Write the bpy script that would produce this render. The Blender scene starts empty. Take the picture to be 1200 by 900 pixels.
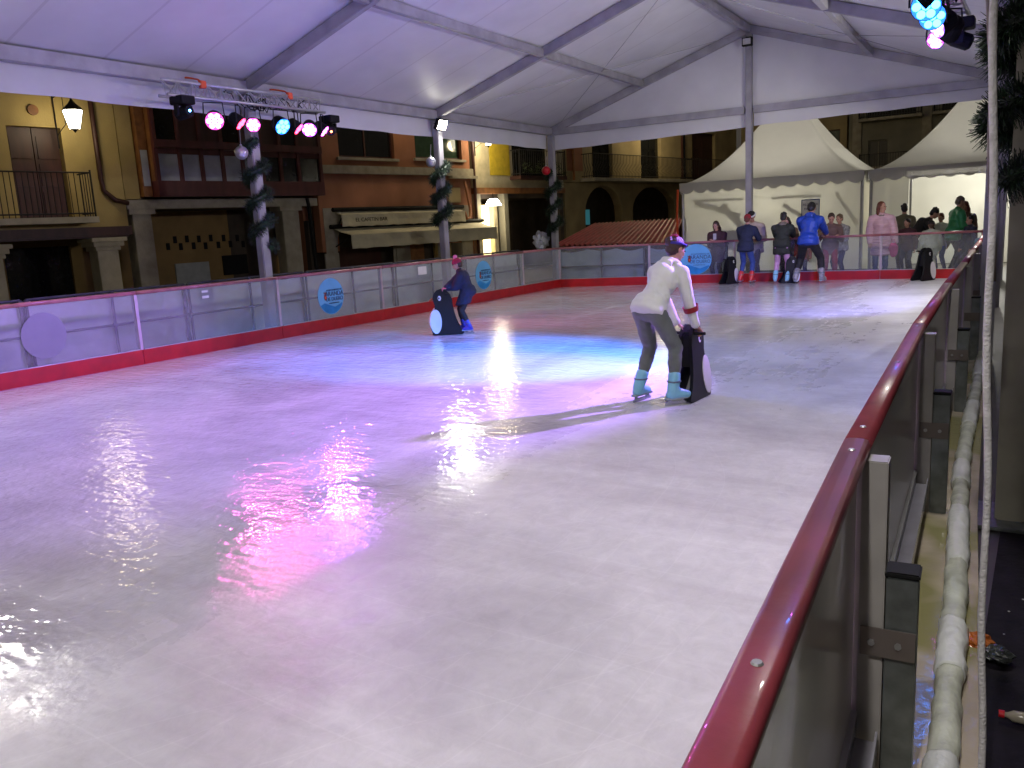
import bpy, bmesh, math, random
from math import sin, cos, pi, radians, atan2, hypot
from mathutils import Vector as V, Matrix, noise
random.seed(7)
SC = bpy.context.scene
COL = SC.collection
# ------------------------------------------------------------------ camera
FPX, PIT, ROL, YAW, CH = 985.8, 0.18657, -0.05245, 0.56991, 1.5377
_fw0 = V((-sin(YAW), cos(YAW), 0)); _rt0 = V((cos(YAW), sin(YAW), 0)); _up0 = V((0, 0, 1))
_fw = _fw0*cos(PIT) - _up0*sin(PIT); _up = _up0*cos(PIT) + _fw0*sin(PIT)
_rt = _rt0*cos(ROL) + _up*sin(ROL); _u2 = _up*cos(ROL) - _rt0*sin(ROL)
cd = bpy.data.cameras.new('camera'); cam = bpy.data.objects.new('camera', cd); COL.objects.link(cam)
M = Matrix((( _rt.x, _u2.x, -_fw.x, 0), (_rt.y, _u2.y, -_fw.y, 0), (_rt.z, _u2.z, -_fw.z, CH), (0, 0, 0, 1)))
cam.matrix_world = M
cd.sensor_width = 36; cd.lens = 36*FPX/1200; cd.clip_start = 0.05; cd.clip_end = 500
SC.camera = cam
# ------------------------------------------------------------------ night sky
w = bpy.data.worlds.new("World"); SC.world = w; w.use_nodes = True
nt = w.node_tree; bg = nt.nodes['Background']
sky = nt.nodes.new('ShaderNodeTexSky'); sky.sky_type = 'NISHITA'; sky.sun_disc = False
sky.sun_elevation = radians(-3); sky.sun_rotation = radians(200)
hs = nt.nodes.new('ShaderNodeMix'); hs.data_type = 'RGBA'; hs.blend_type = 'ADD'; hs.inputs[0].default_value = 1
hs.inputs[7].default_value = (0.24, 0.21, 0.18, 1)
nt.links.new(sky.outputs[0], hs.inputs[6]); nt.links.new(hs.outputs[2], bg.inputs[0])
bg.inputs[1].default_value = 0.15
SC.view_settings.view_transform = 'Standard'; SC.view_settings.look = 'None'
SC.view_settings.exposure = 0.4; SC.view_settings.gamma = 1
SC.cycles.use_denoising = True
SC.cycles.max_bounces = 7; SC.cycles.diffuse_bounces = 4; SC.cycles.glossy_bounces = 4
SC.cycles.transmission_bounces = 4; SC.cycles.transparent_max_bounces = 14
SC.cycles.caustics_reflective = False; SC.cycles.caustics_refractive = False
SC.cycles.sample_clamp_indirect = 3.0

# light powers in one place
P_FLOOD, P_PAR, P_LANTERN, P_TENT = 300.0, 260.0, 65.0, 620.0

def at(u, v, axis, val):
    d = _fw + _rt*((u-600)/FPX) - _u2*((v-450)/FPX)
    o = V((0, 0, CH))
    return o + d*((val-o[axis])/d[axis])

# ------------------------------------------------------------------ materials
def mat(name, col, rough=0.6, metal=0.0, var=0.12, vscale=6.0, bump=0.0, bscale=40.0, spec=0.5, coat=0.0, emis=None, estr=0.0, sub=0.0, stretch=(1, 1, 1), trans=0.0):
    m = bpy.data.materials.new(name); m.use_nodes = True
    n = m.node_tree.nodes; l = m.node_tree.links; b = n['Principled BSDF']
    b.inputs['Roughness'].default_value = rough; b.inputs['Metallic'].default_value = metal
    b.inputs['Specular IOR Level'].default_value = spec; b.inputs['Coat Weight'].default_value = coat
    b.inputs['Transmission Weight'].default_value = trans
    tc = n.new('ShaderNodeTexCoord'); mp = n.new('ShaderNodeMapping'); l.new(tc.outputs['Object'], mp.inputs[0])
    mp.inputs['Scale'].default_value = stretch
    nz = n.new('ShaderNodeTexNoise'); nz.inputs['Scale'].default_value = vscale; nz.inputs['Detail'].default_value = 5
    l.new(mp.outputs[0], nz.inputs['Vector'])
    mx = n.new('ShaderNodeMix'); mx.data_type = 'RGBA'
    c = V(col[:3])
    mx.inputs[6].default_value = (*[max(0, x*(1-var)) for x in c], 1); mx.inputs[7].default_value = (*[min(1, x*(1+var)) for x in c], 1)
    rr = n.new('ShaderNodeMapRange'); rr.inputs[1].default_value = .3; rr.inputs[2].default_value = .7
    l.new(nz.outputs[0], rr.inputs[0]); l.new(rr.outputs[0], mx.inputs[0]); l.new(mx.outputs[2], b.inputs['Base Color'])
    if bump:
        n2 = n.new('ShaderNodeTexNoise'); n2.inputs['Scale'].default_value = bscale; n2.inputs['Detail'].default_value = 4
        l.new(mp.outputs[0], n2.inputs['Vector'])
        bp = n.new('ShaderNodeBump'); bp.inputs['Strength'].default_value = bump; bp.inputs['Distance'].default_value = 0.02
        l.new(n2.outputs[0], bp.inputs['Height']); l.new(bp.outputs[0], b.inputs['Normal'])
    if emis:
        b.inputs['Emission Color'].default_value = (*emis, 1); b.inputs['Emission Strength'].default_value = estr
    return m

def fabric_mat(name, col, transl=0.35, bump=0.3, bscale=3.0, rough=0.6):
    m = mat(name, col, rough, var=.06, vscale=1.5, bump=bump, bscale=bscale)
    n = m.node_tree.nodes; l = m.node_tree.links; b = n['Principled BSDF']; out = n['Material Output']
    t = n.new('ShaderNodeBsdfTranslucent'); t.inputs[0].default_value = (*col, 1)
    mx = n.new('ShaderNodeMixShader'); mx.inputs[0].default_value = transl
    l.new(b.outputs[0], mx.inputs[1]); l.new(t.outputs[0], mx.inputs[2]); l.new(mx.outputs[0], out.inputs[0])
    return m

def clear_mat(name, tint, haze, rough=0.08):
    """scuffed polycarbonate: mostly see-through, a milky film and a gloss"""
    m = bpy.data.materials.new(name); m.use_nodes = True
    n = m.node_tree.nodes; l = m.node_tree.links; b = n['Principled BSDF']; out = n['Material Output']
    b.inputs['Base Color'].default_value = (*tint, 1); b.inputs['Roughness'].default_value = rough
    b.inputs['Specular IOR Level'].default_value = .5
    tr = n.new('ShaderNodeBsdfTransparent'); tr.inputs[0].default_value = (.9, .93, .95, 1)
    nz = n.new('ShaderNodeTexNoise'); nz.inputs['Scale'].default_value = 2.5; nz.inputs['Detail'].default_value = 6
    rr = n.new('ShaderNodeMapRange'); rr.inputs[1].default_value = .3; rr.inputs[2].default_value = .75
    rr.inputs[3].default_value = haze*.55; rr.inputs[4].default_value = haze*1.5
    tc = n.new('ShaderNodeTexCoord'); l.new(tc.outputs['Object'], nz.inputs[0])
    l.new(nz.outputs[0], rr.inputs[0])
    fr = n.new('ShaderNodeFresnel'); fr.inputs[0].default_value = 1.5
    ad = n.new('ShaderNodeMath'); ad.operation = 'ADD'; ad.use_clamp = True
    ge = n.new('ShaderNodeNewGeometry'); iv = n.new('ShaderNodeMath'); iv.operation = 'SUBTRACT'; iv.inputs[0].default_value = 1; l.new(ge.outputs['Backfacing'], iv.inputs[1])
    mu = n.new('ShaderNodeMath'); mu.operation = 'MULTIPLY'; l.new(fr.outputs[0], mu.inputs[0]); l.new(iv.outputs[0], mu.inputs[1])
    l.new(rr.outputs[0], ad.inputs[0]); l.new(mu.outputs[0], ad.inputs[1])
    mx = n.new('ShaderNodeMixShader'); l.new(ad.outputs[0], mx.inputs[0])
    l.new(tr.outputs[0], mx.inputs[1]); l.new(b.outputs[0], mx.inputs[2]); l.new(mx.outputs[0], out.inputs[0])
    return m

def glow(name, col, s):
    m = bpy.data.materials.new(name); m.use_nodes = True; b = m.node_tree.nodes['Principled BSDF']
    b.inputs['Base Color'].default_value = (*[min(1, c) for c in col], 1)
    b.inputs['Emission Color'].default_value = (*col, 1); b.inputs['Emission Strength'].default_value = s
    return m

MT = {}
MT['alu'] = mat('brushed_aluminium', (.42, .42, .43), .42, .75, var=.15, vscale=4, bump=.08, bscale=60)
MT['alu_tent'] = mat('tent_aluminium', (.36, .35, .38), .5, .3, var=.2, vscale=3, bump=.05)
MT['galv'] = mat('galvanised_steel', (.20, .22, .22), .45, .7, var=.3, vscale=12, bump=.08)
MT['black'] = mat('black_plastic', (.008, .008, .009), .65, var=.3, spec=.2)
MT['blackmetal'] = mat('black_painted_iron', (.02, .018, .018), .5, .3, var=.3)
MT['red_kick'] = mat('red_kick_board', (.40, .006, .010), .35, var=.18, vscale=5, bump=.04, bscale=15)
MT['rail'] = mat('dark_red_rail_plastic', (.21, .032, .045), .36, var=.25, vscale=7, bump=.05, bscale=30, coat=.15)
MT['rail_far'] = mat('faded_red_rail_plastic', (.33, .12, .13), .3, var=.2, vscale=9)
MT['white_plastic'] = mat('white_kick_backing', (.55, .55, .6), .35, var=.12)
MT['lilac_ledge'] = mat('scuffed_channel_aluminium', (.5, .49, .58), .22, .6, var=.15, bump=.05)
MT['clear'] = clear_mat('scuffed_polycarbonate', (.68, .68, .72), .13)
MT['clear_near'] = clear_mat('milky_polycarbonate', (.82, .80, .86), .66, .15)
MT['clear_far'] = clear_mat('clean_polycarbonate', (.68, .68, .72), .06)
MT['roof'] = fabric_mat('white_tent_canvas', (.74, .74, .77), .12, .12, 1.2, .5)
def add_seams(m):
    n = m.node_tree.nodes; l = m.node_tree.links; b = n['Principled BSDF']; tc = n.new('ShaderNodeTexCoord'); sp = n.new('ShaderNodeSeparateXYZ'); l.new(tc.outputs['Object'], sp.inputs[0])
    def q(op, a, v):
        z = n.new('ShaderNodeMath'); z.operation = op; l.new(a, z.inputs[0]); z.inputs[1].default_value = v; return z.outputs[0]
    f = q('LESS_THAN', q('FRACT', q('DIVIDE', sp.outputs[1], 1.24), 0), .032)
    mx = n.new('ShaderNodeMix'); mx.data_type = 'RGBA'; mx.blend_type = 'MULTIPLY'; l.new(f, mx.inputs[0]); old = b.inputs['Base Color'].links[0].from_socket
    l.new(old, mx.inputs[6]); mx.inputs[7].default_value = (.86, .85, .85, 1); l.new(mx.outputs[2], b.inputs['Base Color'])
add_seams(MT['roof'])
MT['valance'] = fabric_mat('white_tent_valance', (.74, .74, .78), .15, .35, 3, .5)
MT['pagoda'] = fabric_mat('white_pagoda_canvas', (.80, .79, .76), .4, .35, 1.6)
MT['pagoda_wall'] = fabric_mat('creased_pagoda_wall', (.80, .79, .73), .45, 1.0, 1.1)
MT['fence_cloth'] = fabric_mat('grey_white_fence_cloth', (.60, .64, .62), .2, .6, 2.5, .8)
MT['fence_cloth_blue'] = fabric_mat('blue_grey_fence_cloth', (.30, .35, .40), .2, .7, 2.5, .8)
MT['rubber'] = mat('dark_rubber_mat', (.010, .008, .013), .75, spec=.15, var=.5, vscale=8, bump=.3, bscale=30)
MT['gutter'] = mat('wet_gutter_floor', (.46, .39, .30), .16, var=.25, vscale=2, bump=.25, bscale=14)
MT['plaza'] = mat('plaza_paving', (.11, .10, .09), .35, var=.3, vscale=3, bump=.3, bscale=12)
MT['wrap'] = mat('white_pipe_wrapping', (.74, .76, .74), .4, var=.15, vscale=5, bump=.5, bscale=22)
MT['wrap_green'] = mat('greenish_pipe_foam', (.56, .58, .49), .45, var=.3, vscale=9, bump=.4, bscale=26)
MT['rope'] = mat('grey_white_rope', (.72, .70, .72), .7, var=.18, vscale=30, bump=.5, bscale=160)
MT['garland'] = mat('dark_green_tinsel', (.014, .03, .016), .5, var=.4, vscale=20)
MT['garland2'] = mat('tip_green_tinsel', (.03, .075, .03), .5, var=.4, vscale=20)
MT['silver'] = mat('matt_silver_bauble', (.55, .55, .6), .28, .6)
MT['redball'] = mat('red_bauble', (.5, .01, .02), .3)
MT['orange'] = mat('orange_strap', (.75, .09, .02), .55)

def ice_material():
    m = bpy.data.materials.new('rink_ice'); m.use_nodes = True
    n = m.node_tree.nodes; l = m.node_tree.links; b = n['Principled BSDF']
    tc = n.new('ShaderNodeTexCoord')
    def noise_(scale, sx, sy, det=4, rot=0, dist=0.0, rough=.55):
        mp = n.new('ShaderNodeMapping'); mp.inputs['Scale'].default_value = (sx, sy, 1); mp.inputs['Rotation'].default_value = (0, 0, rot)
        l.new(tc.outputs['Object'], mp.inputs[0])
        z = n.new('ShaderNodeTexNoise'); z.inputs['Scale'].default_value = scale; z.inputs['Detail'].default_value = det
        z.inputs['Distortion'].default_value = dist; z.inputs['Roughness'].default_value = rough
        l.new(mp.outputs[0], z.inputs['Vector']); return z
    def rng(src, a, b_, c, d, clamp=True):
        r = n.new('ShaderNodeMapRange'); r.inputs[1].default_value = a; r.inputs[2].default_value = b_
        r.inputs[3].default_value = c; r.inputs[4].default_value = d; r.clamp = clamp; l.new(src, r.inputs[0]); return r.outputs[0]
    def mth(op, a, b_):
        q = n.new('ShaderNodeMath'); q.operation = op
        for i, x in enumerate((a, b_)):
            if isinstance(x, (int, float)): q.inputs[i].default_value = x
            else: l.new(x, q.inputs[i])
        return q.outputs[0]
    lanes = noise_(0.55, 1.5, .26, 3, -.25, .7)          # skating lanes, long in y
    scuff = noise_(2.2, .9, 1.3, 8, .35, 1.2, .68)
    streak = noise_(5.0, 1.6, .22, 7, .5, .8, .65)
    cross = noise_(3.2, .45, 2.2, 2, -.12, .6)
    # snow-scuffed amount
    sep = n.new('ShaderNodeSeparateXYZ'); l.new(tc.outputs['Object'], sep.inputs[0])
    side = rng(sep.outputs[0], -4.6, -1.0, -.34, .36)    # scuffed snow lies towards the near barrier
    s = mth('ADD', mth('MULTIPLY', lanes.outputs[0], 1.15), mth('MULTIPLY', scuff.outputs[0], .45))
    s = mth('ADD', s, mth('MULTIPLY', streak.outputs[0], .22))
    s = mth('ADD', s, side)
    snow = rng(s, .62, 1.34, 0, 1)
    ramp = n.new('ShaderNodeMix'); ramp.data_type = 'RGBA'; l.new(snow, ramp.inputs[0])
    ramp.inputs[6].default_value = (.72, .72, .76, 1); ramp.inputs[7].default_value = (.82, .82, .84, 1)
    dirt = n.new('ShaderNodeMix'); dirt.data_type = 'RGBA'; dirt.blend_type = 'MULTIPLY'
    dz = noise_(1.1, .5, 2.0, 5, -.3, 1.0); l.new(rng(dz.outputs[0], .42, .72, 0, .5), dirt.inputs[0])
    l.new(ramp.outputs[2], dirt.inputs[6]); dirt.inputs[7].default_value = (.70, .66, .68, 1)
    mot = noise_(9, 1.0, .8, 9, .2, .6, .75); fl = noise_(34, .06, 1.0, 3, .55, .5); fl2 = noise_(30, 1.0, .05, 3, .2, .7)
    mm_ = mth('ADD', rng(mot.outputs[0], .35, .68, .90, 1.05), rng(fl.outputs[0], .62, .74, 0, .05)); mm_ = mth('ADD', mm_, rng(fl2.outputs[0], .62, .74, 0, .06))
    cl_ = noise_(.75, .8, .55, 3, .6, 1.4, .5); mm_ = mth('MULTIPLY', mm_, rng(cl_.outputs[0], .36, .62, .84, 1.08))
    for (ox, oy, sc_) in ((6.0, -3.0, 1.1), (-14.0, 9.0, .9), (3.0, 22.0, .8)):
        mp = n.new('ShaderNodeMapping'); mp.inputs['Location'].default_value = (ox, oy, 0); l.new(tc.outputs['Object'], mp.inputs[0])
        wv = n.new('ShaderNodeTexWave'); wv.wave_type = 'RINGS'; wv.rings_direction = 'SPHERICAL'; wv.inputs['Scale'].default_value = sc_; wv.inputs['Distortion'].default_value = 6; wv.inputs['Detail'].default_value = 1; wv.inputs['Detail Scale'].default_value = .35
        l.new(mp.outputs[0], wv.inputs[0]); mm_ = mth('ADD', mm_, mth('MULTIPLY', rng(wv.outputs['Fac'], .9985, .9998, 0, .05), rng(lanes.outputs[0], .35, .6, .1, 1)))
    vv = n.new('ShaderNodeVectorMath'); vv.operation = 'SCALE'; l.new(dirt.outputs[2], vv.inputs[0]); l.new(mm_, vv.inputs['Scale'])
    l.new(vv.outputs[0], b.inputs['Base Color'])
    fine = noise_(38, 1, .6, 2.2, .35, .4, .5); mid = noise_(10, .8, 1.2, 1.5, -.3, .5, .5)
    r = rng(snow, .1, .9, .045, .55)
    r = mth('ADD', r, rng(streak.outputs[0], .35, .7, -.01, .02)); l.new(r, b.inputs['Roughness'])
    h = mth('ADD', mth('MULTIPLY', fine.outputs[0], .35), mth('MULTIPLY', mid.outputs[0], 1.0))
    h = mth('ADD', h, mth('MULTIPLY', cross.outputs[0], .8)); h = mth('MULTIPLY', h, rng(snow, 0, 1, 1.15, .55))
    bp = n.new('ShaderNodeBump'); bp.inputs['Strength'].default_value = .36; bp.inputs['Distance'].default_value = .014
    h = mth('ADD', h, mth('MULTIPLY', mth('MULTIPLY', mot.outputs[0], snow), .5)); l.new(h, bp.inputs['Height']); l.new(bp.outputs[0], b.inputs['Normal'])
    l.new(rng(snow, .15, .75, .22, .0), b.inputs['Coat Weight']); b.inputs['Coat Roughness'].default_value = .035; l.new(bp.outputs[0], b.inputs['Coat Normal']); b.inputs['Coat IOR'].default_value = 1.5
    b.inputs['Specular IOR Level'].default_value = .42
    b.inputs['IOR'].default_value = 1.4
    return m
MT['ice'] = ice_material()

# ------------------------------------------------------------------ mesh helpers
class MB:
    def __init__(s): s.v = []; s.f = []
    def quad(s, a, b, c, d):
        i = len(s.v); s.v += [V(a), V(b), V(c), V(d)]; s.f.append((i, i+1, i+2, i+3)); return s
    def box8(s, P):
        i = len(s.v); s.v += [V(p) for p in P]
        for q in ((0, 3, 2, 1), (4, 5, 6, 7), (0, 1, 5, 4), (1, 2, 6, 5), (2, 3, 7, 6), (3, 0, 4, 7)): s.f.append(tuple(i+k for k in q))
        return s
    def box(s, x0, x1, y0, y1, z0, z1):
        return s.box8([(x0, y0, z0), (x1, y0, z0), (x1, y1, z0), (x0, y1, z0), (x0, y0, z1), (x1, y0, z1), (x1, y1, z1), (x0, y1, z1)])
    def beam(s, p, q, w, h, up=(0, 0, 1)):
        p = V(p); q = V(q); d = (q-p).normalized(); up = V(up)
        if abs(d.dot(up)) > .98: up = V((0, 1, 0))
        r = d.cross(up).normalized()*w/2; u = r.cross(d).normalized()*h/2
        return s.box8([p-r-u, p+r-u, q+r-u, q-r-u, p-r+u, p+r+u, q+r+u, q-r+u])
    def tube(s, pts, r, n=8, cap=True):
        pts = [V(p) for p in pts]; rs = r if isinstance(r, (list, tuple)) else [r]*len(pts)
        base = len(s.v); ref = None
        for k, p in enumerate(pts):
            d = (pts[min(k+1, len(pts)-1)]-pts[max(k-1, 0)])
            d = d.normalized() if d.length > 1e-9 else V((0, 0, 1))
            if ref is None: ref = d.orthogonal().normalized()
            a = (ref-d*ref.dot(d)); a = a.normalized() if a.length > 1e-6 else d.orthogonal().normalized(); ref = a; b = d.cross(a)
            for j in range(n):
                t = 2*pi*j/n; s.v.append(p+(a*cos(t)+b*sin(t))*rs[k])
        for k in range(len(pts)-1):
            for j in range(n):
                A = base+k*n+j; B = base+k*n+(j+1) % n; s.f.append((A, B, B+n, A+n))
        if cap:
            s.f.append(tuple(base+j for j in range(n))[::-1]); s.f.append(tuple(base+(len(pts)-1)*n+j for j in range(n)))
        return s
    def ell(s, c, r, M=None, nu=14, nv=9):
        c = V(c); M = M or Matrix.Identity(3); base = len(s.v)
        r = (r, r, r) if isinstance(r, (int, float)) else r
        s.v.append(c+M@V((0, 0, r[2])))
        for i in range(1, nv):
            t = pi*i/nv
            for j in range(nu):
                p = 2*pi*j/nu; s.v.append(c+M@V((r[0]*sin(t)*cos(p), r[1]*sin(t)*sin(p), r[2]*cos(t))))
        s.v.append(c+M@V((0, 0, -r[2]))); last = len(s.v)-1
        for j in range(nu):
            s.f.append((base, base+1+j, base+1+(j+1) % nu)); q = base+1+(nv-2)*nu; s.f.append((last, q+(j+1) % nu, q+j))
        for i in range(nv-2):
            for j in range(nu):
                a = base+1+i*nu+j; b = base+1+i*nu+(j+1) % nu; s.f.append((a, a+nu, b+nu, b))
        return s
    def cone(s, p, q, r0, r1, n=12):
        """round cone: frustum with ball ends (to be voxel-fused)"""
        s.tube([p, q], [r0, r1], n); s.ell(p, r0, nu=n, nv=7); s.ell(q, r1, nu=n, nv=7); return s
    def chain(s, pts, rs, n=12):
        for i in range(len(pts)-1): s.cone(pts[i], pts[i+1], rs[i], rs[i+1], n)
        return s
    def prism(s, poly, fn, d0, d1):
        """poly 2-D, fn(a,b,d)->3-D"""
        n = len(poly); i = len(s.v)
        s.v += [V(fn(a, b, d0)) for a, b in poly]+[V(fn(a, b, d1)) for a, b in poly]
        s.f.append(tuple(i+k for k in range(n))[::-1]); s.f.append(tuple(i+n+k for k in range(n)))
        for k in range(n): s.f.append((i+k, i+(k+1) % n, i+n+(k+1) % n, i+n+k))
        return s
    def mesh(s, name, org=V((0, 0, 0))):
        me = bpy.data.meshes.new(name); me.from_pydata([tuple(p-org) for p in s.v], [], s.f); me.update(); return me
    def build(s, name, m, parent=None, smooth=False, bevel=0.0, org=None, fix=True):
        """org: world origin of a top-level mesh; children keep their root's frame"""
        if org is None: org = V(parent['_o']) if parent is not None and '_o' in parent else V((0, 0, 0))
        org = V(org)
        me = s.mesh(name, org); o = bpy.data.objects.new(name, me); COL.objects.link(o)
        me.materials.append(m)
        if fix or bevel:
            bm = bmesh.new(); bm.from_mesh(me)
            if bevel: bmesh.ops.bevel(bm, geom=bm.edges[:], offset=bevel, segments=2, affect='EDGES', clamp_overlap=True)
            bmesh.ops.recalc_face_normals(bm, faces=bm.faces[:]); bm.to_mesh(me); bm.free()
        if smooth: me.shade_smooth()
        if parent is not None: o.parent = parent; o['_o'] = tuple(org)
        else: o.location = org; o['_o'] = tuple(org)
        return o

TMP = bpy.data.scenes.new('tmp_fuse')
def fuse(mb, name, m, parent=None, voxel=.012, it=6, org=None, wrinkle=0.0, wscale=14):
    """voxel-fuse overlapping shapes into one smooth surface"""
    o = mb.build(name, m, parent, org=org, fix=False)
    r = o.modifiers.new('r', 'REMESH'); r.mode = 'VOXEL'; r.voxel_size = voxel; r.use_smooth_shade = True
    sm = o.modifiers.new('s', 'SMOOTH'); sm.iterations = it; sm.factor = .5
    par_ = o.parent; o.parent = None; COL.objects.unlink(o); TMP.collection.objects.link(o)
    with bpy.context.temp_override(scene=TMP, view_layer=TMP.view_layers[0]):
        dg = bpy.context.evaluated_depsgraph_get(); ev = o.evaluated_get(dg); me = bpy.data.meshes.new_from_object(ev)
    TMP.collection.objects.unlink(o); COL.objects.link(o); o.parent = par_
    o.modifiers.clear(); old = o.data; o.data = me; bpy.data.meshes.remove(old)
    if not me.materials: me.materials.append(m)
    me.name = name
    if wrinkle:
        cos_ = [vv.co.copy() for vv in me.vertices]; nos_ = [vv.normal.copy() for vv in me.vertices]; flat = []
        for c, nn_ in zip(cos_, nos_):
            k = noise.noise(V((c.x*wscale, c.y*wscale, c.z*wscale*1.6)))*wrinkle+noise.noise(V((c.x*wscale*.5+c.z*wscale, c.y*wscale*.6, c.z*wscale*.5+7)))*wrinkle*.9
            flat.extend(c+nn_*k)
        me.vertices.foreach_set('co', flat); me.update()
    me.shade_smooth()
    return o

def tag(o, label=None, cat=None, group=None, kind=None):
    if label: o['label'] = label
    if cat: o['category'] = cat
    if group: o['group'] = group
    if kind: o['kind'] = kind
    return o
def empty(name, loc, label, cat, group=None, rz=0.0):
    o = bpy.data.objects.new(name, None); COL.objects.link(o); o.location = V(loc); o.rotation_euler = (0, 0, rz)
    o.empty_display_size = .2
    o['_o'] = tuple(V(loc)) if rz == 0.0 else (0.0, 0.0, 0.0)
    return tag(o, label, cat, group)
def struct(o): o['kind'] = 'structure'; return o

def text_mesh(txt, size, name, m, parent, M4, thick=.002, align='CENTER', sx=1.0):
    cu = bpy.data.curves.new(name, 'FONT'); cu.body = txt; cu.size = size; cu.extrude = thick; cu.align_x = align; cu.align_y = 'CENTER'
    t = bpy.data.objects.new(name, cu); COL.objects.link(t)
    dg = bpy.context.evaluated_depsgraph_get(); me = bpy.data.meshes.new_from_object(t.evaluated_get(dg))
    bpy.data.objects.remove(t); bpy.data.curves.remove(cu)
    me.transform(Matrix.Diagonal((sx, 1, 1, 1))); me.transform(M4)
    if parent is not None and '_o' in parent: me.transform(Matrix.Translation(-V(parent['_o'])))
    me.materials.clear(); me.materials.append(m)
    o = bpy.data.objects.new(name, me); COL.objects.link(o); o.parent = parent; o['_o'] = parent['_o']
    return o

# ------------------------------------------------------------------ ground
g = MB().box(-60, 60, -30, 110, -.5, -.3).build('plaza', MT['plaza']); struct(g)
LX = -9.92
FAR = [V((LX, 17.88)), V((-7.85, 18.45)), V((-6.0, 18.97)), V((-4.25, 19.30)), V((-3.0, 19.42)), V((-1.08, 19.52))]
RIGHT = [V((-.15, -4.0)), V((-.205, -.2)), V((-.395, 2.24)), V((-.53, 4.6)), V((-.62, 7.0)), V((-.695, 9.4)), V((-.78, 11.8)), V((-.86, 14.2)), V((-.945, 16.6)), V((-1.08, 19.52))]
poly = [(LX, -4.0)]+[tuple(p) for p in FAR]+[tuple(p) for p in RIGHT[::-1][1:]]
ice = MB().prism(poly, lambda a, b, d: (a, b, d), -.05, 0.0).build('ice_rink_surface', MT['ice']); struct(ice)
plat = MB().box(-12.3, -.0, -5, 23.6, -.298, -.055).build('rink_platform', mat('dark_platform_boards', (.05, .045, .045), .5, var=.3, vscale=3)); struct(plat)
deck = MB().box(-.12, 4, -5, 23.6, -.29, -.045)
dk = deck.build('rubber_deck_floor', MT['rubber']); struct(dk)
gt = MB()
for i in range(len(RIGHT)-2):
    a, b = RIGHT[i], RIGHT[i+1]
    gt.box8([(a.x+.03, a.y, -.052), (a.x+.36-.012*a.y, a.y, -.052), (b.x+.36-.012*b.y, b.y, -.052), (b.x+.03, b.y, -.052), (a.x+.03, a.y, -.012), (a.x+.36-.012*a.y, a.y, -.012), (b.x+.36-.012*b.y, b.y, -.012), (b.x+.03, b.y, -.012)])
def gutter_material():
    m = MT['gutter']; n = m.node_tree.nodes; l = m.node_tree.links; b = n['Principled BSDF']
    tc = n.new('ShaderNodeTexCoord'); nz = n.new('ShaderNodeTexNoise'); nz.inputs['Scale'].default_value = 1.1; nz.inputs['Detail'].default_value = 3
    l.new(tc.outputs['Object'], nz.inputs[0]); rr = n.new('ShaderNodeMapRange'); rr.inputs[1].default_value = .48; rr.inputs[2].default_value = .54
    l.new(nz.outputs[0], rr.inputs[0]); mx = n.new('ShaderNodeMix'); mx.data_type = 'RGBA'
    old = b.inputs['Base Color'].links[0].from_socket; l.new(rr.outputs[0], mx.inputs[0]); l.new(old, mx.inputs[6])
    mx.inputs[7].default_value = (.27, .25, .11, 1); l.new(mx.outputs[2], b.inputs['Base Color'])
gutter_material()
struct(gt.build('wet_gutter_floor', MT['gutter']))

# ------------------------------------------------------------------ rink barriers
RH, KH = .935, .19
def sticker(parent, c, ex, nrm, r, kind, name='round_sticker'):
    """c centre on the pane, ex text direction, nrm facing the ice"""
    ex = V(ex).normalized(); ez = V((0, 0, 1)); nrm = V(nrm).normalized(); c = V(c)
    N = 40
    pl = [(cos(2*pi*k/N)*r, sin(2*pi*k/N)*r) for k in range(N)]
    if kind == 'plain':
        return MB().prism(pl, lambda a, b, d: c+ex*a+ez*b+nrm*d, .006, .009).build(name, MT['stick_plain'], parent)
    st = MB().prism(pl, lambda a, b, d: c+ex*a+ez*b+nrm*d, .006, .009).build(name, MT['stick_blue'], parent)
    # darker lower swoosh
    arc = [(cos(t)*r*.97, sin(t)*r*.97) for t in [pi+.5+k*(pi-1.0)/20 for k in range(21)]]
    top = [(r*.80, -r*.42), (r*.25, -r*.62), (-.1*r, -r*.50), (-r*.55, -r*.34)]
    MB().prism(arc+top, lambda a, b, d: c+ex*a+ez*b+nrm*d, .0095, .0115).build('lower_band', MT['stick_teal'], st)
    M4 = Matrix.Translation(c+nrm*.0125) @ Matrix((( ex.x, 0, nrm.x, 0), (ex.y, 0, nrm.y, 0), (ex.z, 1, nrm.z, 0), (0, 0, 0, 1)))
    def T(tx, s, x, y, sx=1, m=MT['ink']): return text_mesh(tx, s, 'lettering', m, st, M4 @ Matrix.Translation((x, y, 0)), sx=sx)
    T('AYUNTAMIENTO DE', r*.13, r*.26, r*.33, 1.0)
    T('ARANDA', r*.36, r*.26, r*.12, .95); T('DE DUERO', r*.30, r*.26, -r*.17, .9)
    T('arandadeduero.es', r*.11, r*.2, -r*.38, 1.0)
    em = MB()
    sh = [(-.52, .12), (-.44, .16), (-.36, .12), (-.33, -.02), (-.36, -.16), (-.44, -.22), (-.52, -.16), (-.55, -.02)]
    em.prism([(x*r, y*r) for x, y in sh], lambda a, b, d: c+ex*a+ez*b+nrm*d, .0095, .0125)
    em.prism([(x*r, y*r) for x, y in ((-.54, .15), (-.56, .27), (-.49, .2), (-.44, .30), (-.39, .2), (-.32, .27), (-.34, .15))], lambda a, b, d: c+ex*a+ez*b+nrm*d, .0095, .0125)
    e = em.build('crest', MT['crest'], st)
    MB().prism([(x*r, y*r) for x, y in ((-.49, .03), (-.39, .03), (-.39, -.12), (-.49, -.12))], lambda a, b, d: c+ex*a+ez*b+nrm*d, .013, .0145).build('crest_field', MT['orange'], st)
    return st
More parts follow.
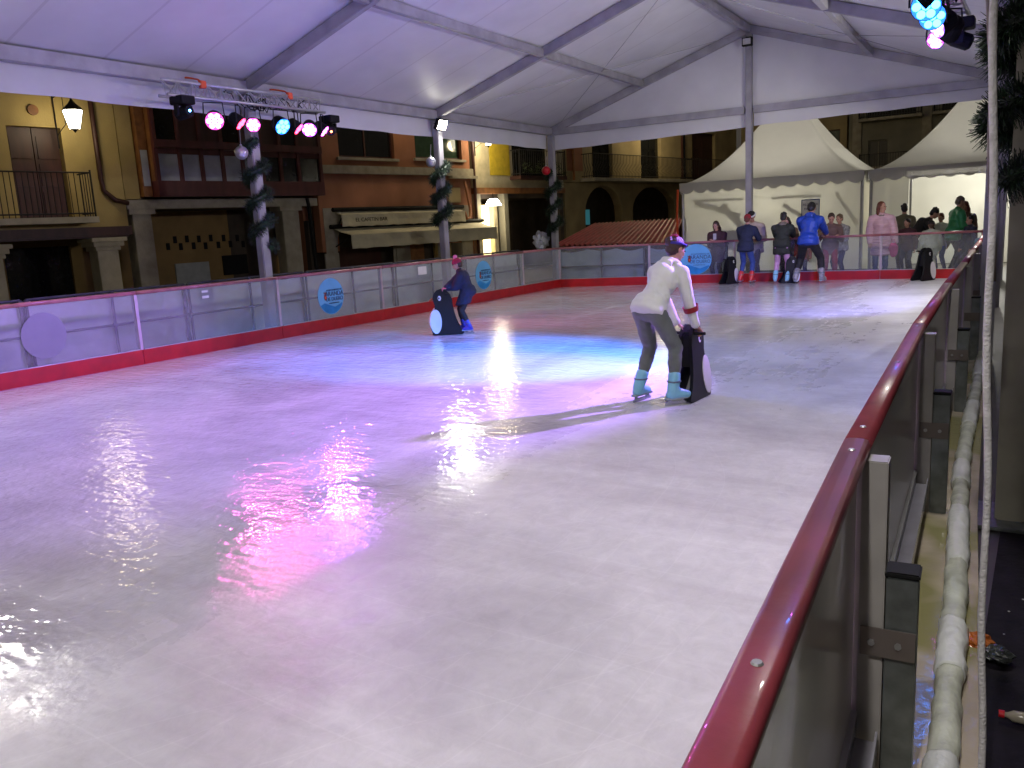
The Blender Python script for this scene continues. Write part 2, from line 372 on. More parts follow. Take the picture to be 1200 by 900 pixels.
MT['stick_blue'] = mat('light_blue_sticker', (.13, .42, .72), .35, var=.1, vscale=3)
MT['stick_teal'] = mat('deep_blue_sticker_band', (.01, .22, .55), .35, var=.2)
MT['stick_plain'] = mat('lilac_sticker_back', (.20, .21, .25), .4, var=.05)
MT['ink'] = mat('dark_navy_ink', (.01, .02, .10), .5)
MT['crest'] = mat('brown_crest', (.16, .03, .02), .5)

def barrier(name, pts, label, out, railm, clearm, stubs=False, thick=.03, shift=0.0):
    """pts: 2-D joints; out: +1 if the public side is to the right of travel direction"""
    root = empty(name, (pts[0].x, pts[0].y, 0), label, 'barrier', 'glazed red barriers round the ice')
    for i in range(len(pts)-1):
        a = V((pts[i].x, pts[i].y, 0)); b = V((pts[i+1].x, pts[i+1].y, 0)); d = (b-a).normalized(); o = V((d.y, -d.x, 0))*out
        z = V((0, 0, 1)); e = .004
        def slab(n, m, t0, t1, z0, z1, s0=e, s1=e, bev=0.0):
            p = a+d*s0; q = b-d*s1
            return MB().box8([p+o*t0+z*z0, p+o*t1+z*z0, q+o*t1+z*z0, q+o*t0+z*z0, p+o*t0+z*z1, p+o*t1+z*z1, q+o*t1+z*z1, q+o*t0+z*z1]).build(n, m, root, bevel=bev)
        slab('kick_board', MT['red_kick'], -.012, .002, 0.0, KH)
        slab('kick_board_backing', MT['white_plastic'], .004, .022, -.01, KH-.004)
        slab('glazing_panel', clearm, .003, .011, KH+.002, RH-.02, .03, .03)
        slab('bottom_trim', MT['alu'], -.014, .026, KH-.0, KH+.012, .03, .03)
        # handrail: rounded profile
        prof = [(-.031, -.014), (-.033, .004), (-.027, .0145), (-.018, .018), (.0, .019), (.020, .018), (.029, .0145), (.034, .004), (.032, -.016), (.02, -.030), (-.02, -.030)]
        p = a+d*.002; q = b-d*.002
        n_ = len(prof); hr = MB(); base = 0
        hr.v = [p+o*(x+.004)+z*(RH+y) for x, y in prof]+[q+o*(x+.004)+z*(RH+y) for x, y in prof]
        hr.f = [tuple(range(n_)), tuple(range(2*n_-1, n_-1, -1))]+[(k, (k+1) % n_, n_+(k+1) % n_, n_+k) for k in range(n_)]
        rl = hr.build('handrail', railm, root)
        for face in rl.data.polygons: face.use_smooth = len(face.vertices) == 4
        for t in ((.05, .5, .95) if stubs and i in (1, 2, 3) else ()):
            c = p.lerp(q, t)+o*.006+z*(RH+.0192); MB().tube([c, c+z*.003], [.009, .007], 10).build('bolt', MT['alu'], rl)
    for i, pt in enumerate(pts):
        j = min(i, len(pts)-2); a = V((pts[j].x, pts[j].y, 0)); b = V((pts[j+1].x, pts[j+1].y, 0)); d = (b-a).normalized(); o = V((d.y, -d.x, 0))*out
        c = V((pt.x, pt.y, 0)); z = V((0, 0, 1))
        w2 = .026 if not stubs else .035; uo = .062 if not stubs else .085
        MB().box8([c-d*w2+o*.024+z*-.04, c+d*w2+o*.024+z*-.04, c+d*w2+o*uo+z*-.04, c-d*w2+o*uo+z*-.04, c-d*w2+o*.024+z*(RH-.031), c+d*w2+o*.024+z*(RH-.031), c+d*w2+o*uo+z*(RH-.031), c-d*w2+o*uo+z*(RH-.031)]).build('upright', MT['upr'] if stubs else MT['alu'], root, bevel=.003)
        MB().box8([c-d*.022-o*.002+z*KH, c+d*.022-o*.002+z*KH, c+d*.022+o*.0235+z*KH, c-d*.022+o*.0235+z*KH, c-d*.022-o*.002+z*(RH-.03), c+d*.022-o*.002+z*(RH-.03), c+d*.022+o*.0235+z*(RH-.03), c-d*.022+o*.0235+z*(RH-.03)]).build('panel_edge_strip', MT['edge'], root)
        if stubs:
            s = c+o*.126
            st = MB().beam(s+z*-.04, s+z*.60, .075, .075, up=o).build('support_post', MT['galv'], root, bevel=.004)
            MB().beam(s+z*.6005, s+z*.616, .083, .083, up=o).build('post_cap', MT['black'], st, bevel=.004)
            pc = c-d*.043+o*.10
            MB().box8([pc+o*-.07+z*.38-d*.006, pc+o*.062+z*.38-d*.006, pc+o*.062+z*.38, pc+o*-.07+z*.38, pc+o*-.07+z*.46-d*.006, pc+o*.062+z*.46-d*.006, pc+o*.062+z*.46, pc+o*-.07+z*.46]).build('bracket', MT['brk'], st, bevel=.001)
            for k in (-.042, .022) if i in (2, 3, 4) else (): MB().tube([pc+o*k+z*.42-d*.006, pc+o*k+z*.42-d*.013], .009, 6).build('bolt', MT['alu'], st)
    return root
MT['upr'] = mat('warm_grey_coated_upright', (.36, .34, .33), .45, .15, var=.12)
MT['edge'] = mat('pinkish_panel_edge', (.5, .42, .46), .35, .3)
MT['brk'] = mat('brown_grey_steel_bracket', (.20, .17, .16), .45, .6)
LEFTP = [V((LX, y)) for y in (-.6, 1.8, 4.2, 6.6, 9.0, 11.4, 13.8, 16.2, 17.88)]
bl = barrier('rink_barrier', LEFTP, 'long red-kicked glazed barrier on the left with three round stickers', -1, MT['rail_far'], MT['clear'])
bf = barrier('rink_barrier', FAR, 'far end barrier in front of the white tents with people leaning on it', -1, MT['rail_far'], MT['clear_far'])
# right wall: travel towards the camera side is reversed so that the public side is +x
br = barrier('rink_barrier', RIGHT, 'near right-hand barrier with thick dark red handrail and bolted stub posts', 1, MT['rail'], MT['clear_near'], stubs=True)
lg = MB()
for i in range(1, len(RIGHT)-2):
    a, b = RIGHT[i], RIGHT[i+1]; s = .06 if i % 1 == 0 else .1; k0 = .055; k1 = .075
    yy0 = a.y+(.42 if i == 2 else .06); yy1 = b.y-.06; t0 = (yy0-a.y)/(b.y-a.y); t1 = (yy1-a.y)/(b.y-a.y)
    xa = a.x+(b.x-a.x)*t0; xb = a.x+(b.x-a.x)*t1
    lg.box8([(xa+.024, yy0, .125), (xa+k1, yy0, .125), (xb+k1, yy1, .125), (xb+.024, yy1, .125), (xa+.024, yy0, .142), (xa+k1, yy0, .142), (xb+k1, yy1, .142), (xb+.024, yy1, .142)])
    lg.box8([(xa+k1, yy0, .118), (xa+k1+.006, yy0, .118), (xb+k1+.006, yy1, .118), (xb+k1, yy1, .118), (xa+k1, yy0, .175), (xa+k1+.006, yy0, .175), (xb+k1+.006, yy1, .175), (xb+k1, yy1, .175)])
lg.build('base_channel', MT['lilac_ledge'], br)
q = at(52, 393, 0, LX+.012); sticker(bl, (LX, q.y, .545), (0, 1, 0), (1, 0, 0), .27, 'plain')
for (u, v) in ((388, 346), (567, 322)):
    q = at(u, v, 0, LX+.012); sticker(bl, (LX, q.y, .545), (0, 1, 0), (1, 0, 0), .295, 'blue')
d_ = (FAR[2]-FAR[1]).normalized(); q = at(816, 303, 1, 18.75)
tt = (q.x-FAR[1].x)/(FAR[2].x-FAR[1].x); cc = FAR[1].lerp(FAR[2], tt)
sticker(bf, (cc.x, cc.y, .55), (d_.x, d_.y, 0), (d_.y, -d_.x, 0), .345, 'blue')
# small paper notices taped to the panes
def notice(u, v, w, h, n=0):
    q = at(u, v, 0, LX+.012); MB().box(LX+.006, LX+.009, q.y-w/2, q.y+w/2, q.z-h/2, q.z+h/2).build('paper_notice', MT['paper'], bl)
MT['paper'] = mat('white_paper', (.7, .7, .68), .7)
notice(495, 317, .26, .15); notice(240, 341.5, .1, .03); notice(241, 348, .11, .035)

# ------------------------------------------------------------------ marquee
TL, YG, HE, DR, TA = -10.807, 19.292, 3.806, 1.685, .0329
def W(a, b, c): return V((TL+cos(TA)*a+sin(TA)*b, YG+sin(TA)*a-cos(TA)*b, c))
mq = empty('marquee', W(0, 0, 0), 'big white gabled marquee on grey aluminium frame over the rink', 'marquee')
ED = lambda b: 10.0 if b <= 10 else 10.2
def post(a, b, top, w=.17, base=-.29):
    p = W(a, b, base); q = W(a, b, top)
    o = MB().beam(p, q, w, w*.8, up=W(1, 0, 0)-W(0, 0, 0)).build('post', MT['alu_tent'], mq, bevel=.012)
    MB().beam(p+V((0, 0, .0)), p+V((0, 0, .03)), .34, .34, up=(1, 0, 0)).build('foot_plate', MT['galv'], o)
    return o
for b in (0, 5, 10, 15, 20):
    post(0, b, HE-.1); 
    if b != 15: post(ED(b), b, HE-.1)
# the near right post
MT['postnear'] = mat('warm_lit_post', (.36, .345, .28), .55, .15, var=.15, vscale=5)  # tent aluminium tinted olive: warm light on this post is put into its colour
np_ = MB().beam((-.085, 4.70, -.29), (-.115, 4.70, HE-.1), .155, .13, up=(1, 0, 0)).build('post', MT['postnear'] if 'postnear' in MT else MT['alu_tent'], mq, bevel=.012)
MB().box(-.30, .14, 4.5, 4.9, -.044, -.025).build('foot_plate', MT['galv'], np_, bevel=.004)
post(5, 0, HE+DR-.1, .17)
for b in (0, 5, 10, 15, 20):
    for s in (0, 1):
        E = W(0, b, HE) if s == 0 else W(ED(b), b, HE)
        R = W(5, b, HE+DR)
        MB().beam(E, R-(R-E).normalized()*.0, .11, .17).build('rafter', MT['alu_tent'], mq, bevel=.008)
for b0 in (0, 5, 10, 15):
    for a, z in ((0, HE), (2.5, HE+DR/2), (5, HE+DR), (7.5, HE+DR/2), (10, HE)):
        a0 = ED(b0) if a == 10 else a; a1 = ED(b0+5) if a == 10 else a
        p = W(a0, b0+.06, z-.01); q = W(a1, b0+4.94, z-.01)
        MB().beam(p, q, .10 if 0 < a < 10 else .15, .14 if 0 < a < 10 else .17).build('purlin', MT['alu_tent'], mq, bevel=.006)
tie = MB(); tie.beam(W(.1, 0, HE-.02), W(4.9, 0, HE-.02), .1, .16); tie.build('tie_beam', MT['alu_tent'], mq, bevel=.006)
MB().beam(W(5.1, 0, HE-.02), W(9.9, 0, HE-.02), .1, .16).build('tie_beam', MT['alu_tent'], mq, bevel=.006)
# roof sheets, slightly hanging between the frames
def roof_sheet(b0, side):
    mb = MB(); NA, NB = 14, 14
    for layer in (0, .012):
        for i in range(NA+1):
            for j in range(NB+1):
                ta = i/NA; tb = j/NB; b = b0+5*tb
                e = -0.35 if side == 0 else ED(b)+.35
                a = e+(5-e)*ta
                zz = HE+DR*(1-abs(a-5)/5.0) if side == 0 else HE+DR*(1-(a-5)/(ED(b)-5))
                sag = .055*sin(pi*tb)*sin(pi*min(1, ta*1.0))
                mb.v.append(W(a, b, zz+.10-sag+layer))
    n1 = (NA+1)*(NB+1)
    for i in range(NA):
        for j in range(NB):
            k = i*(NB+1)+j; mb.f.append((k, k+1, k+NB+2, k+NB+1)); mb.f.append((n1+k, n1+k+NB+1, n1+k+NB+2, n1+k+1))
    return mb.build('roof_sheet', MT['roof'], mq, smooth=True)
for b0 in (0, 5, 10, 15):
    roof_sheet(b0, 0); roof_sheet(b0, 1)
# gable canvas above the tie beam
gp = MB(); gp.prism([(.1, HE+.02), (9.9, HE+.02), (5, HE+DR+.06)], lambda a, z, d: W(a, -.03-d, z), 0, .01)
gp.build('gable_sheet', MT['valance'], mq)
def valance(fn, L, ztop, zbot0, zbot1, nseg=60):
    mb = MB(); K = 5
    for layer in (0, 1):
        for i in range(nseg+1):
            t = i/nseg
            for k in range(K+1):
                s = k/K; zb = zbot0+(zbot1-zbot0)*t
                wob = (.018*sin(t*L*2.3)+.012*sin(t*L*7.1+1))*s
                mb.v.append(fn(t, wob+layer*.006, ztop+(zb-ztop)*s+.006*sin(t*L*4)*s))
    n1 = (nseg+1)*(K+1)
    for i in range(nseg):
        for k in range(K):
            a = i*(K+1)+k; mb.f.append((a, a+1, a+K+2, a+K+1)); mb.f.append((n1+a, n1+a+K+1, n1+a+K+2, n1+a+1))
    return mb.build('valance', MT['valance'], mq, smooth=True)
valance(lambda t, d, z: W(-.12-d, -0.0+20*t, z), 20, HE+.06, 3.38, 3.38, 160)
valance(lambda t, d, z: W(10.12+.2*t+d, 20*t, z), 20, HE+.06, 3.38, 3.38, 160)
valance(lambda t, d, z: W(-.1+5.02*t, -.08-d, z), 5, HE-.02, 3.34, 3.42, 50)
valance(lambda t, d, z: W(5.08+5.0*t, -.08-d, z), 5, HE-.02, 3.44, 3.5, 50)
cb = MB()
def cable(p, q, r=.006):
    p, q = V(p), V(q); mb = MB(); mb.tube([p.lerp(q, t/6)-V((0, 0, .02*sin(pi*t/6))) for t in range(7)], r, 5); return mb.build('wind_cable', MT['alu_tent'], mq)
cable(W(.2, .1, HE+.05), W(4.9, 4.9, HE+DR-.1)); cable(W(.2, 4.9, HE+.05), W(4.9, .1, HE+DR-.1))
cable(W(9.8, .1, HE+.05), W(5.1, 4.9, HE+DR-.1)); cable(W(9.8, 4.9, HE+.05), W(5.1, .1, HE+DR-.1))

# ------------------------------------------------------------------ flood lights on the posts
MT['flood'] = glow('flood_led', (1.0, .96, .78), 60)
def spot(name, loc, target, energy, col, size, blend=.6, radius=.06, parent=None):
    ld = bpy.data.lights.new(name, 'SPOT'); ld.energy = energy; ld.color = col; ld.spot_size = size; ld.spot_blend = blend; ld.shadow_soft_size = radius
    o = bpy.data.objects.new(name, ld); COL.objects.link(o)
    d = (V(target)-V(loc)); q_ = d.to_track_quat('-Z', 'Y')
    o.rotation_mode = 'QUATERNION'; o.rotation_quaternion = q_; o.location = V(loc)
    if parent is not None: o.parent = parent; o.location = V(loc)-V(parent['_o'])
    return o
def pointl(name, loc, energy, col, radius=.08, parent=None):
    ld = bpy.data.lights.new(name, 'POINT'); ld.energy = energy; ld.color = col; ld.shadow_soft_size = radius
    o = bpy.data.objects.new(name, ld); COL.objects.link(o); o.location = V(loc)
    if parent is not None: o.parent = parent; o.location = V(loc)-V(parent['_o'])
    return o
def floodlight(a, b, z, toward, label, lit=True, energy=P_FLOOD, dz=0.0, off=.12):
    p = W(a, b, z); dx = 1 if toward > 0 else -1
    p = p+V((off*dx, 0, 0))
    r = empty('floodlight', p, label, 'floodlight', 'floodlights on the marquee posts')
    M3 = Matrix.Rotation(radians(25)*dx, 3, 'Y') @ Matrix.Scale(1.35, 3)
    def bx(x0, x1, y0, y1, z0, z1, n, m, bev=.004):
        P = [(x0, y0, z0), (x1, y0, z0), (x1, y1, z0), (x0, y1, z0), (x0, y0, z1), (x1, y0, z1), (x1, y1, z1), (x0, y1, z1)]
        return MB().box8([p+M3@V((x*dx, y, z_)) for x, y, z_ in P]).build(n, m, r, bevel=bev)
    bx(-.05, .012, -.11, .11, -.08, .08, 'housing', MT['black'])
    bx(.0125, .018, -.095, .095, -.066, .066, 'lens', MT['flood'] if lit else MT['lens_off'], 0)
    MB().tube([p+V((-.03*dx, -.125, 0)), p+V((-.1*dx, -.125, .03)), p+V((-.1*dx, .125, .03)), p+V((-.03*dx, .125, 0))], .008, 6).build('yoke', MT['blackmetal'], r)
    if lit: spot('flood_lamp', p+V((.05*dx, 0, -.01)), p+V((5*dx, 0, -4.6)), energy, (1.0, .96, .90), radians(150), .35, .07, r)
    return r
MT['lens_off'] = mat('unlit_grey_lens', (.5, .5, .52), .2)
floodlight(0, 5, 3.60, 1, 'lit white floodlight glaring at the top of the middle left post', energy=P_FLOOD*.6)
floodlight(0, 15, 3.60, 1, 'lit floodlight on the left post nearest the camera', energy=P_FLOOD*.5)
floodlight(0, 20, 3.60, 1, 'lit floodlight on the left post behind the camera', energy=P_FLOOD*.35)
floodlight(10, 5, 3.55, -1, 'lit floodlight on the right post behind the green garland', energy=P_FLOOD*1.5)
floodlight(10.1, 20, 3.60, -1, 'lit floodlight on the right post behind the camera', energy=P_FLOOD*.95)
floodlight(10.1, 15, 3.64, -1, 'lit floodlight at the top of the near right post above the garland', energy=P_FLOOD*.5)
pk = W(5, .0, HE+DR-.30)
r = empty('floodlight', pk-V((0, .14, 0)), 'small unlit floodlight with grey lens at the top of the centre gable post', 'floodlight', 'floodlights on the marquee posts')
MB().box(pk.x-.11, pk.x+.11, pk.y-.2, pk.y-.1, pk.z-.08, pk.z+.1).build('housing', MT['black'], r, bevel=.006)
MB().box(pk.x-.085, pk.x+.085, pk.y-.206, pk.y-.2005, pk.z-.05, pk.z+.075).build('lens', MT['lens_off'], r)

# ------------------------------------------------------------------ lighting trusses and stage lights
MT['truss'] = mat('truss_aluminium', (.55, .55, .56), .35, .6)
def truss(name, x, y0, y1, z, label, sgn):
    r = empty(name, (x, (y0+y1)/2, z), label, 'truss', 'lighting trusses under the eaves')
    ch = [(x, z+.11), (x-.09, z-.09), (x+.09, z-.09)]
    for cx, cz in ch: MB().tube([(cx, y0, cz), (cx, y1, cz)], .022, 8).build('chord', MT['truss'], r, smooth=True)
    lc = MB(); n = 12
    for k in range(n):
        ya = y0+(y1-y0)*k/n; ym = y0+(y1-y0)*(k+.5)/n; yb = y0+(y1-y0)*(k+1)/n
        for A, B in ((0, 1), (0, 2), (1, 2)):
            lc.tube([(ch[A][0], ya, ch[A][1]), (ch[B][0], ym, ch[B][1])], .009, 5); lc.tube([(ch[B][0], ym, ch[B][1]), (ch[A][0], yb, ch[A][1])], .009, 5)
    lc.build('lacing', MT['truss'], r)
    for yy in (y0+.65, y1-.65):
        MB().tube([(x, yy, z+.135), (x-.10*sgn, yy+.01, z+.19), (x-.30*sgn, yy+.02, z+.24), (x-.50*sgn, yy, z+.27)], .013, 6).build('lifting_strap', MT['orange'], r)
        MB().box(x-.03, x+.03, yy-.05, yy+.05, z+.06, z+.16).build('strap_loop', MT['orange'], r, bevel=.01)
    wr = MB()
    random.seed(int(y0*10))
    for k in range(7):
        ya = y0+random.random()*(y1-y0-.6); L = .3+random.random()*.5; pts = []
        for t in range(9): pts.append((x+.03+random.uniform(-.06, .06), ya+L*t/8, z-.05+random.uniform(-.09, .13)-.06*sin(pi*t/8)))
        wr.tube(pts, .008, 5)
    wr.build('cable_tangle', MT['black'], r)
    return r
truss('lighting_truss', -10.0, 7.45, 10.35, 3.55, 'aluminium truss with stage lights under the left eave', 1)
truss('lighting_truss', -.93, 7.75, 10.55, 3.55, 'truss of blue stage lights at the top right beside the garland', -1)
def par(x, y, z, aim, col, label, size=.10, estr=40, e=P_PAR, ang=38, aimpt=None, dots=True, small=False, grp='stage lights hanging from the left truss', zt=3.44):
    p = V((x, y, z)); d = ((V(aim)-p) if aim is not None else V((.62, .38, -.62))).normalized(); r = empty('stage_light', p, label, 'stage light', grp)
    s = size
    side = d.cross(V((0, 0, 1))).normalized(); up = side.cross(d)
    MB().tube([p-d*.16, p-d*.13, p-d*.02, p+d*.03], [s*.55, s*.85, s, s*1.03], 18).build('housing', MT['black'], r, smooth=False)
    MB().tube([p+side*(s+.012), p+side*(s+.012)+V((0, 0, .07)), V((x, y, zt-.035))+side*(s+.0), V((x, y, zt-.03)), V((x, y, zt-.035))-side*(s+.0), p-side*(s+.012)+V((0, 0, .07)), p-side*(s+.012)], .009, 6).build('yoke', MT['blackmetal'], r)
    m = glow('led', col, estr)
    lens = MB()
    k = s*.30
    cs = [(0, 0)]+[(cos(t*pi/3)*s*.62, sin(t*pi/3)*s*.62) for t in range(6)]
    for a, b in cs:
        c = p+d*.031+side*a+up*b; lens.tube([c, c+d*.006], [k, k*.8], 10)
    lens.build('led_lens', m, r)
    MB().tube([p+d*.0302, p+d*.0309], [s*.98, s*.98], 18).build('halo_disc', glow('halo_disc', tuple(c*.9 for c in col), estr*.10), r)  # glowing disc stands in for the coloured bloom round the LEDs
    if e: spot('beam_lamp', p+d*.05, p+d, e, col, radians(ang), .55, s*.7, r)
    return r
PINK, BLUE, VIOL, RED, MAG = (1, .10, .55), (.03, .22, 1), (.55, .12, 1), (1, .03, .08), (.85, .1, .9)
XL = -9.86
par(XL, 8.12, 3.17, (-4.2, 3.6, 0), PINK, 'big hot-pink glowing stage light at the left of the truss', .125, 14, 120, 40)
par(XL, 8.55, 3.17, None, RED, 'thin pink-red stage light seen nearly edge-on left of the grey post', .10, 14, 150, 40)
par(XL, 8.80, 3.16, (-2, 2.5, 0), PINK, 'pink flower-shaped stage light just left of the grey post', .10, 14, 70, 40)
par(XL, 9.35, 3.18, (-4.6, 8.6, 0), BLUE, 'bright blue glowing stage light in the middle of the truss', .125, 16, 1100, 36)
par(XL, 9.66, 3.17, None, RED, 'thin red-pink stage light seen edge-on right of the blue light', .10, 14, 140, 40)
par(XL, 9.92, 3.17, (-6.6, 6.2, 0), VIOL, 'magenta-violet glowing stage light near the right of the truss', .115, 14, 330, 60)
par(XL, 10.22, 3.17, None, MAG, 'thin magenta stage light seen edge-on at the right of the truss', .10, 14, 120, 40)
# moving heads
def moving_head(x, y, z, label, dcol, aim, wash=0, wang=120):
    p = V((x, y, z)); d = (V(aim)-p).normalized(); r = empty('moving_head_light', p, label, 'stage light', 'black moving-head lights at the truss ends')
    MB().box(x-.13, x+.13, y-.11, y+.11, z+.10, z+.21).build('base', MT['black'], r, bevel=.01)
    side = V((0, 1, 0))
    for s in (-1, 1): MB().box(x-.04, x+.04, y+s*.105-.016, y+s*.105+.016, z-.05, z+.098).build('yoke_arm', MT['black'], r, bevel=.006)
    h = MB().tube([p-d*.12, p-d*.09, p+d*.06, p+d*.12, p+d*.13], [.055, .085, .085, .07, .066], 16).build('head', MT['black'], r)
    MB().tube([p+d*.131, p+d*.136], .016, 10).build('lens', glow('dot', dcol, 25), h)
    if wash: spot('wash_beam', p+d*.15, p+d, wash, (.42, .28, 1), radians(wang), 1.0, .05, r)
    return r
moving_head(-9.9, 7.66, 3.24, 'black moving-head light hanging at the left end of the truss', (.1, .35, 1), (-3.2, 7.6, 3.9), 260, 62)
moving_head(-9.9, 10.42, 3.20, 'black moving-head light with orange-red dot at the right end of the truss', (1, .12, .04), (-5, 6.5, .8))
XR = -1.0
gR = 'blue stage lights on the right truss'
par(XR, 8.0, 3.20, (-5.3, 8.3, 0), BLUE, 'added unseen blue stage light at the near end of the right truss', .12, 16, 4500, 42, grp=gR)  # extra fixture out of sight, put in to throw the blue pool
par(XR, 8.45, 3.20, (-.6, 2.5, 1.6), BLUE, 'topmost visible cyan-blue stage light beside the garland', .12, 16, 12, 50, grp=gR)
par(XR, 8.95, 3.20, (-1.6, 2.5, 1.0), BLUE, 'second cyan-blue stage light down the right truss', .115, 16, 12, 44, grp=gR)
par(XR, 9.45, 3.20, (-6.2, 5.4, 0), (.42, .20, 1), 'pale violet stage light with bright dots, third down the right truss', .11, 14, 3400, 60, grp=gR)
par(XR+.05, 9.85, 3.20, (-4.0, 15.5, 0), (.22, .2, 1), 'dark-backed blue stage light turned towards the far end of the rink', .11, 14, 1500, 44, grp=gR)
par(XR-.10, 10.2, 3.20, (-1.9, 4.5, .9), MAG, 'pink-lilac stage light lowest at the left of the right truss', .085, 14, 15, 46, grp=gR)
moving_head(-.9, 10.45, 3.2, 'black moving-head light at the far end of the right truss', (1, .7, .9), (-4.5, 9.5, 4.8), 380)

# ------------------------------------------------------------------ garlands and baubles
def garland(cx, cy, z0, z1, R, pitch, tubeR, n, nl, label, seed, phase=0.0, hand=1, width=.004):
    random.seed(seed); mb = MB(); pts = []
    L = 2*pi*R*(z1-z0)/pitch
    N = int((z1-z0)/pitch*22)
    for k in range(N+1):
        t = k/N; a = phase+hand*2*pi*(z1-z0)*t/pitch; pts.append(V((cx+cos(a)*R, cy+sin(a)*R, z0+(z1-z0)*t)))
    mb.tube(pts, [tubeR*.45]*len(pts), 8)
    for k in range(n):
        t = random.random()*(N-1); i = int(t); p = pts[i].lerp(pts[i+1], t-i); d = (pts[i+1]-pts[i]).normalized()
        r = V((random.gauss(0, 1), random.gauss(0, 1), random.gauss(0, 1))); r = (r-d*r.dot(d)).normalized(); r = (r+d*random.uniform(-.2, .7)).normalized()
        ln = tubeR*random.uniform(.75, 1.35)*(1+.25*sin(t*.9)); s = r.cross(V((random.random(), random.random(), random.random()))).normalized()*width
        q = p+r*ln-V((0, 0, ln*.12)); i0 = len(mb.v)
        mb.v += [p+s, p-s, q+r.cross(s)*.3, q-r.cross(s)*.3]; mb.f.append((i0, i0+1, i0+3, i0+2))
    o = mb.build('garland', MT['garland'], None, org=(cx, cy, z0), fix=False)
    o.data.materials.append(MT['garland2'])
    for i, pl in enumerate(o.data.polygons):
        if i % 5 == 0: pl.material_index = 1
    return tag(o, label, 'garland', 'tinsel garlands wound round the marquee posts')
p2, p1, p0 = W(0, 10, 0), W(0, 5, 0), W(0, 0, 0)
garland(-.108, 4.70, 1.62, 3.3, .155, .34, .088, 17000, 0, 'bushy dark green garland wound round the near right post', 5, phase=-2.2, width=.0058)
garland(p2.x, p2.y, 1.38, 3.02, .135, .42, .10, 7000, 0, 'dark garland spiralling down the left post under the stage lights', 6, phase=.5, width=.006)
garland(p1.x, p1.y, 1.55, 2.9, .135, .42, .11, 7000, 0, 'green garland spiralling down the floodlit middle left post', 7, phase=1.2, width=.007)
garland(p0.x, p0.y, 1.25, 2.85, .135, .46, .11, 6500, 0, 'dark green garland on the far left corner post', 8, phase=2.2, width=.008)
def bauble(p, r, m, label):
    e = empty('bauble', p, label, 'bauble', 'baubles hung above the post garlands')
    MB().ell(p, r, nu=20, nv=14).build('ball', m, e, smooth=True); MB().tube([V(p)+V((0, 0, r*.95)), V(p)+V((0, 0, r*1.18))], r*.2, 8).build('cap', MT['silver'], e)
    MB().tube([V(p)+V((0, 0, r*1.15)), V(p)+V((.06, -.04, r*1.15+.22))], .004, 5).build('string', MT['silver'], e)
q = at(283, 179, 0, -10.3); bauble(q, .10, MT['silver'], 'dull silver bauble beside the post under the stage lights')
q = at(505, 190, 0, -10.55); bauble(q, .10, MT['silver'], 'silver bauble hanging left of the floodlit post')
q = at(640, 200, 0, -10.75); bauble(q, .11, MT['redball'], 'red bauble on the far left corner post')

# ------------------------------------------------------------------ right side: pipe, rope, litter
hp = [(1095, 960), (1106, 880), (1112, 800), (1118, 720), (1122, 650), (1124, 600), (1127, 550), (1133, 510), (1139, 480), (1144, 455), (1148, 432), (1150, 415)]
pts = [at(u, v, 2, .02) for u, v in hp]
pr = empty('wrapped_pipe', pts[3], 'lumpy pipe wrapped in white plastic along the outside of the near barrier', 'pipe')
def dense(pts, k):
    out = []
    for i in range(len(pts)-1):
        for j in range(k): out.append(pts[i].lerp(pts[i+1], j/k))
    return out+[pts[-1]]
pd = dense(pts, 10); random.seed(3)
segs = []; i = 0
while i < len(pd)-1:
    L = random.randint(5, 13); segs.append((i, min(len(pd)-1, i+L))); i += L
for k, (i, j) in enumerate(segs):
    sub = dense(pd[i:j+1], 4); mb = MB(); rr_ = []
    rb = (.047 if k % 2 == 0 else .041)
    mb.tube(sub, [rb+.007*noise.noise(p*6) for t, p in enumerate(sub)], 16)
    for v_ in mb.v:
        n_ = noise.noise(V((v_.x*40, v_.y*9, v_.z*40)))*.008+noise.noise(V((v_.x*22+4, v_.y*20+v_.x*30, v_.z*22)))*.004; c = min(sub, key=lambda p: (p-v_).length_squared); v_ += (v_-c).normalized()*n_
    mb.build('plastic_wrapping' if k % 2 == 0 else 'foam_sleeve', MT['wrap'] if k % 2 == 0 else MT['wrap_green'], pr, smooth=True)
rA = at(1148, 940, 1, 2.3); rB = at(1168, -80, 1, 2.3)
rp = MB(); rpts = [rA.lerp(rB, t/24)+V((.004*sin(t*.8), 0, 0)) for t in range(25)]
rpts[0].z = max(rpts[0].z, -.02)
rp.tube(rpts, .0088, 10); tag(rp.build('rope', MT['rope'], None, smooth=True, org=rpts[0]), 'pale taut rope running top to bottom at the right', 'rope')
rA = at(1163, 330, 1, 3.6); rB = at(1160, -80, 1, 3.6)
rp = MB(); rp.tube([rA.lerp(rB, t/12)+V((.004*sin(t*1.1), 0, 0)) for t in range(13)], .011, 8)
tag(rp.build('webbing_strap', mat('worn_brown_grey_strap', (.28, .24, .22), .7, var=.4, vscale=12), None, smooth=True, org=rB), 'worn brown-grey strap hanging just left of the pale rope', 'strap')
def crumple(name, c, r, m, label, cat, seed, sx=(1, 1, .45)):
    random.seed(seed); mb = MB(); mb.ell((0, 0, 0), 1, nu=22, nv=14)
    for v_ in mb.v:
        k = 1+.38*noise.noise(v_*2.3+V((seed, 0, 0)))+.2*noise.noise(v_*6+V((0, seed, 0)))
        v_.x *= r*k*sx[0]; v_.y *= r*k*sx[1]; v_.z = v_.z*r*k*sx[2]
    zmin = min(v_.z for v_ in mb.v)
    for v_ in mb.v: v_ += V(c)-V((0, 0, zmin))
    return tag(mb.build(name, m, None, org=c), label, cat)
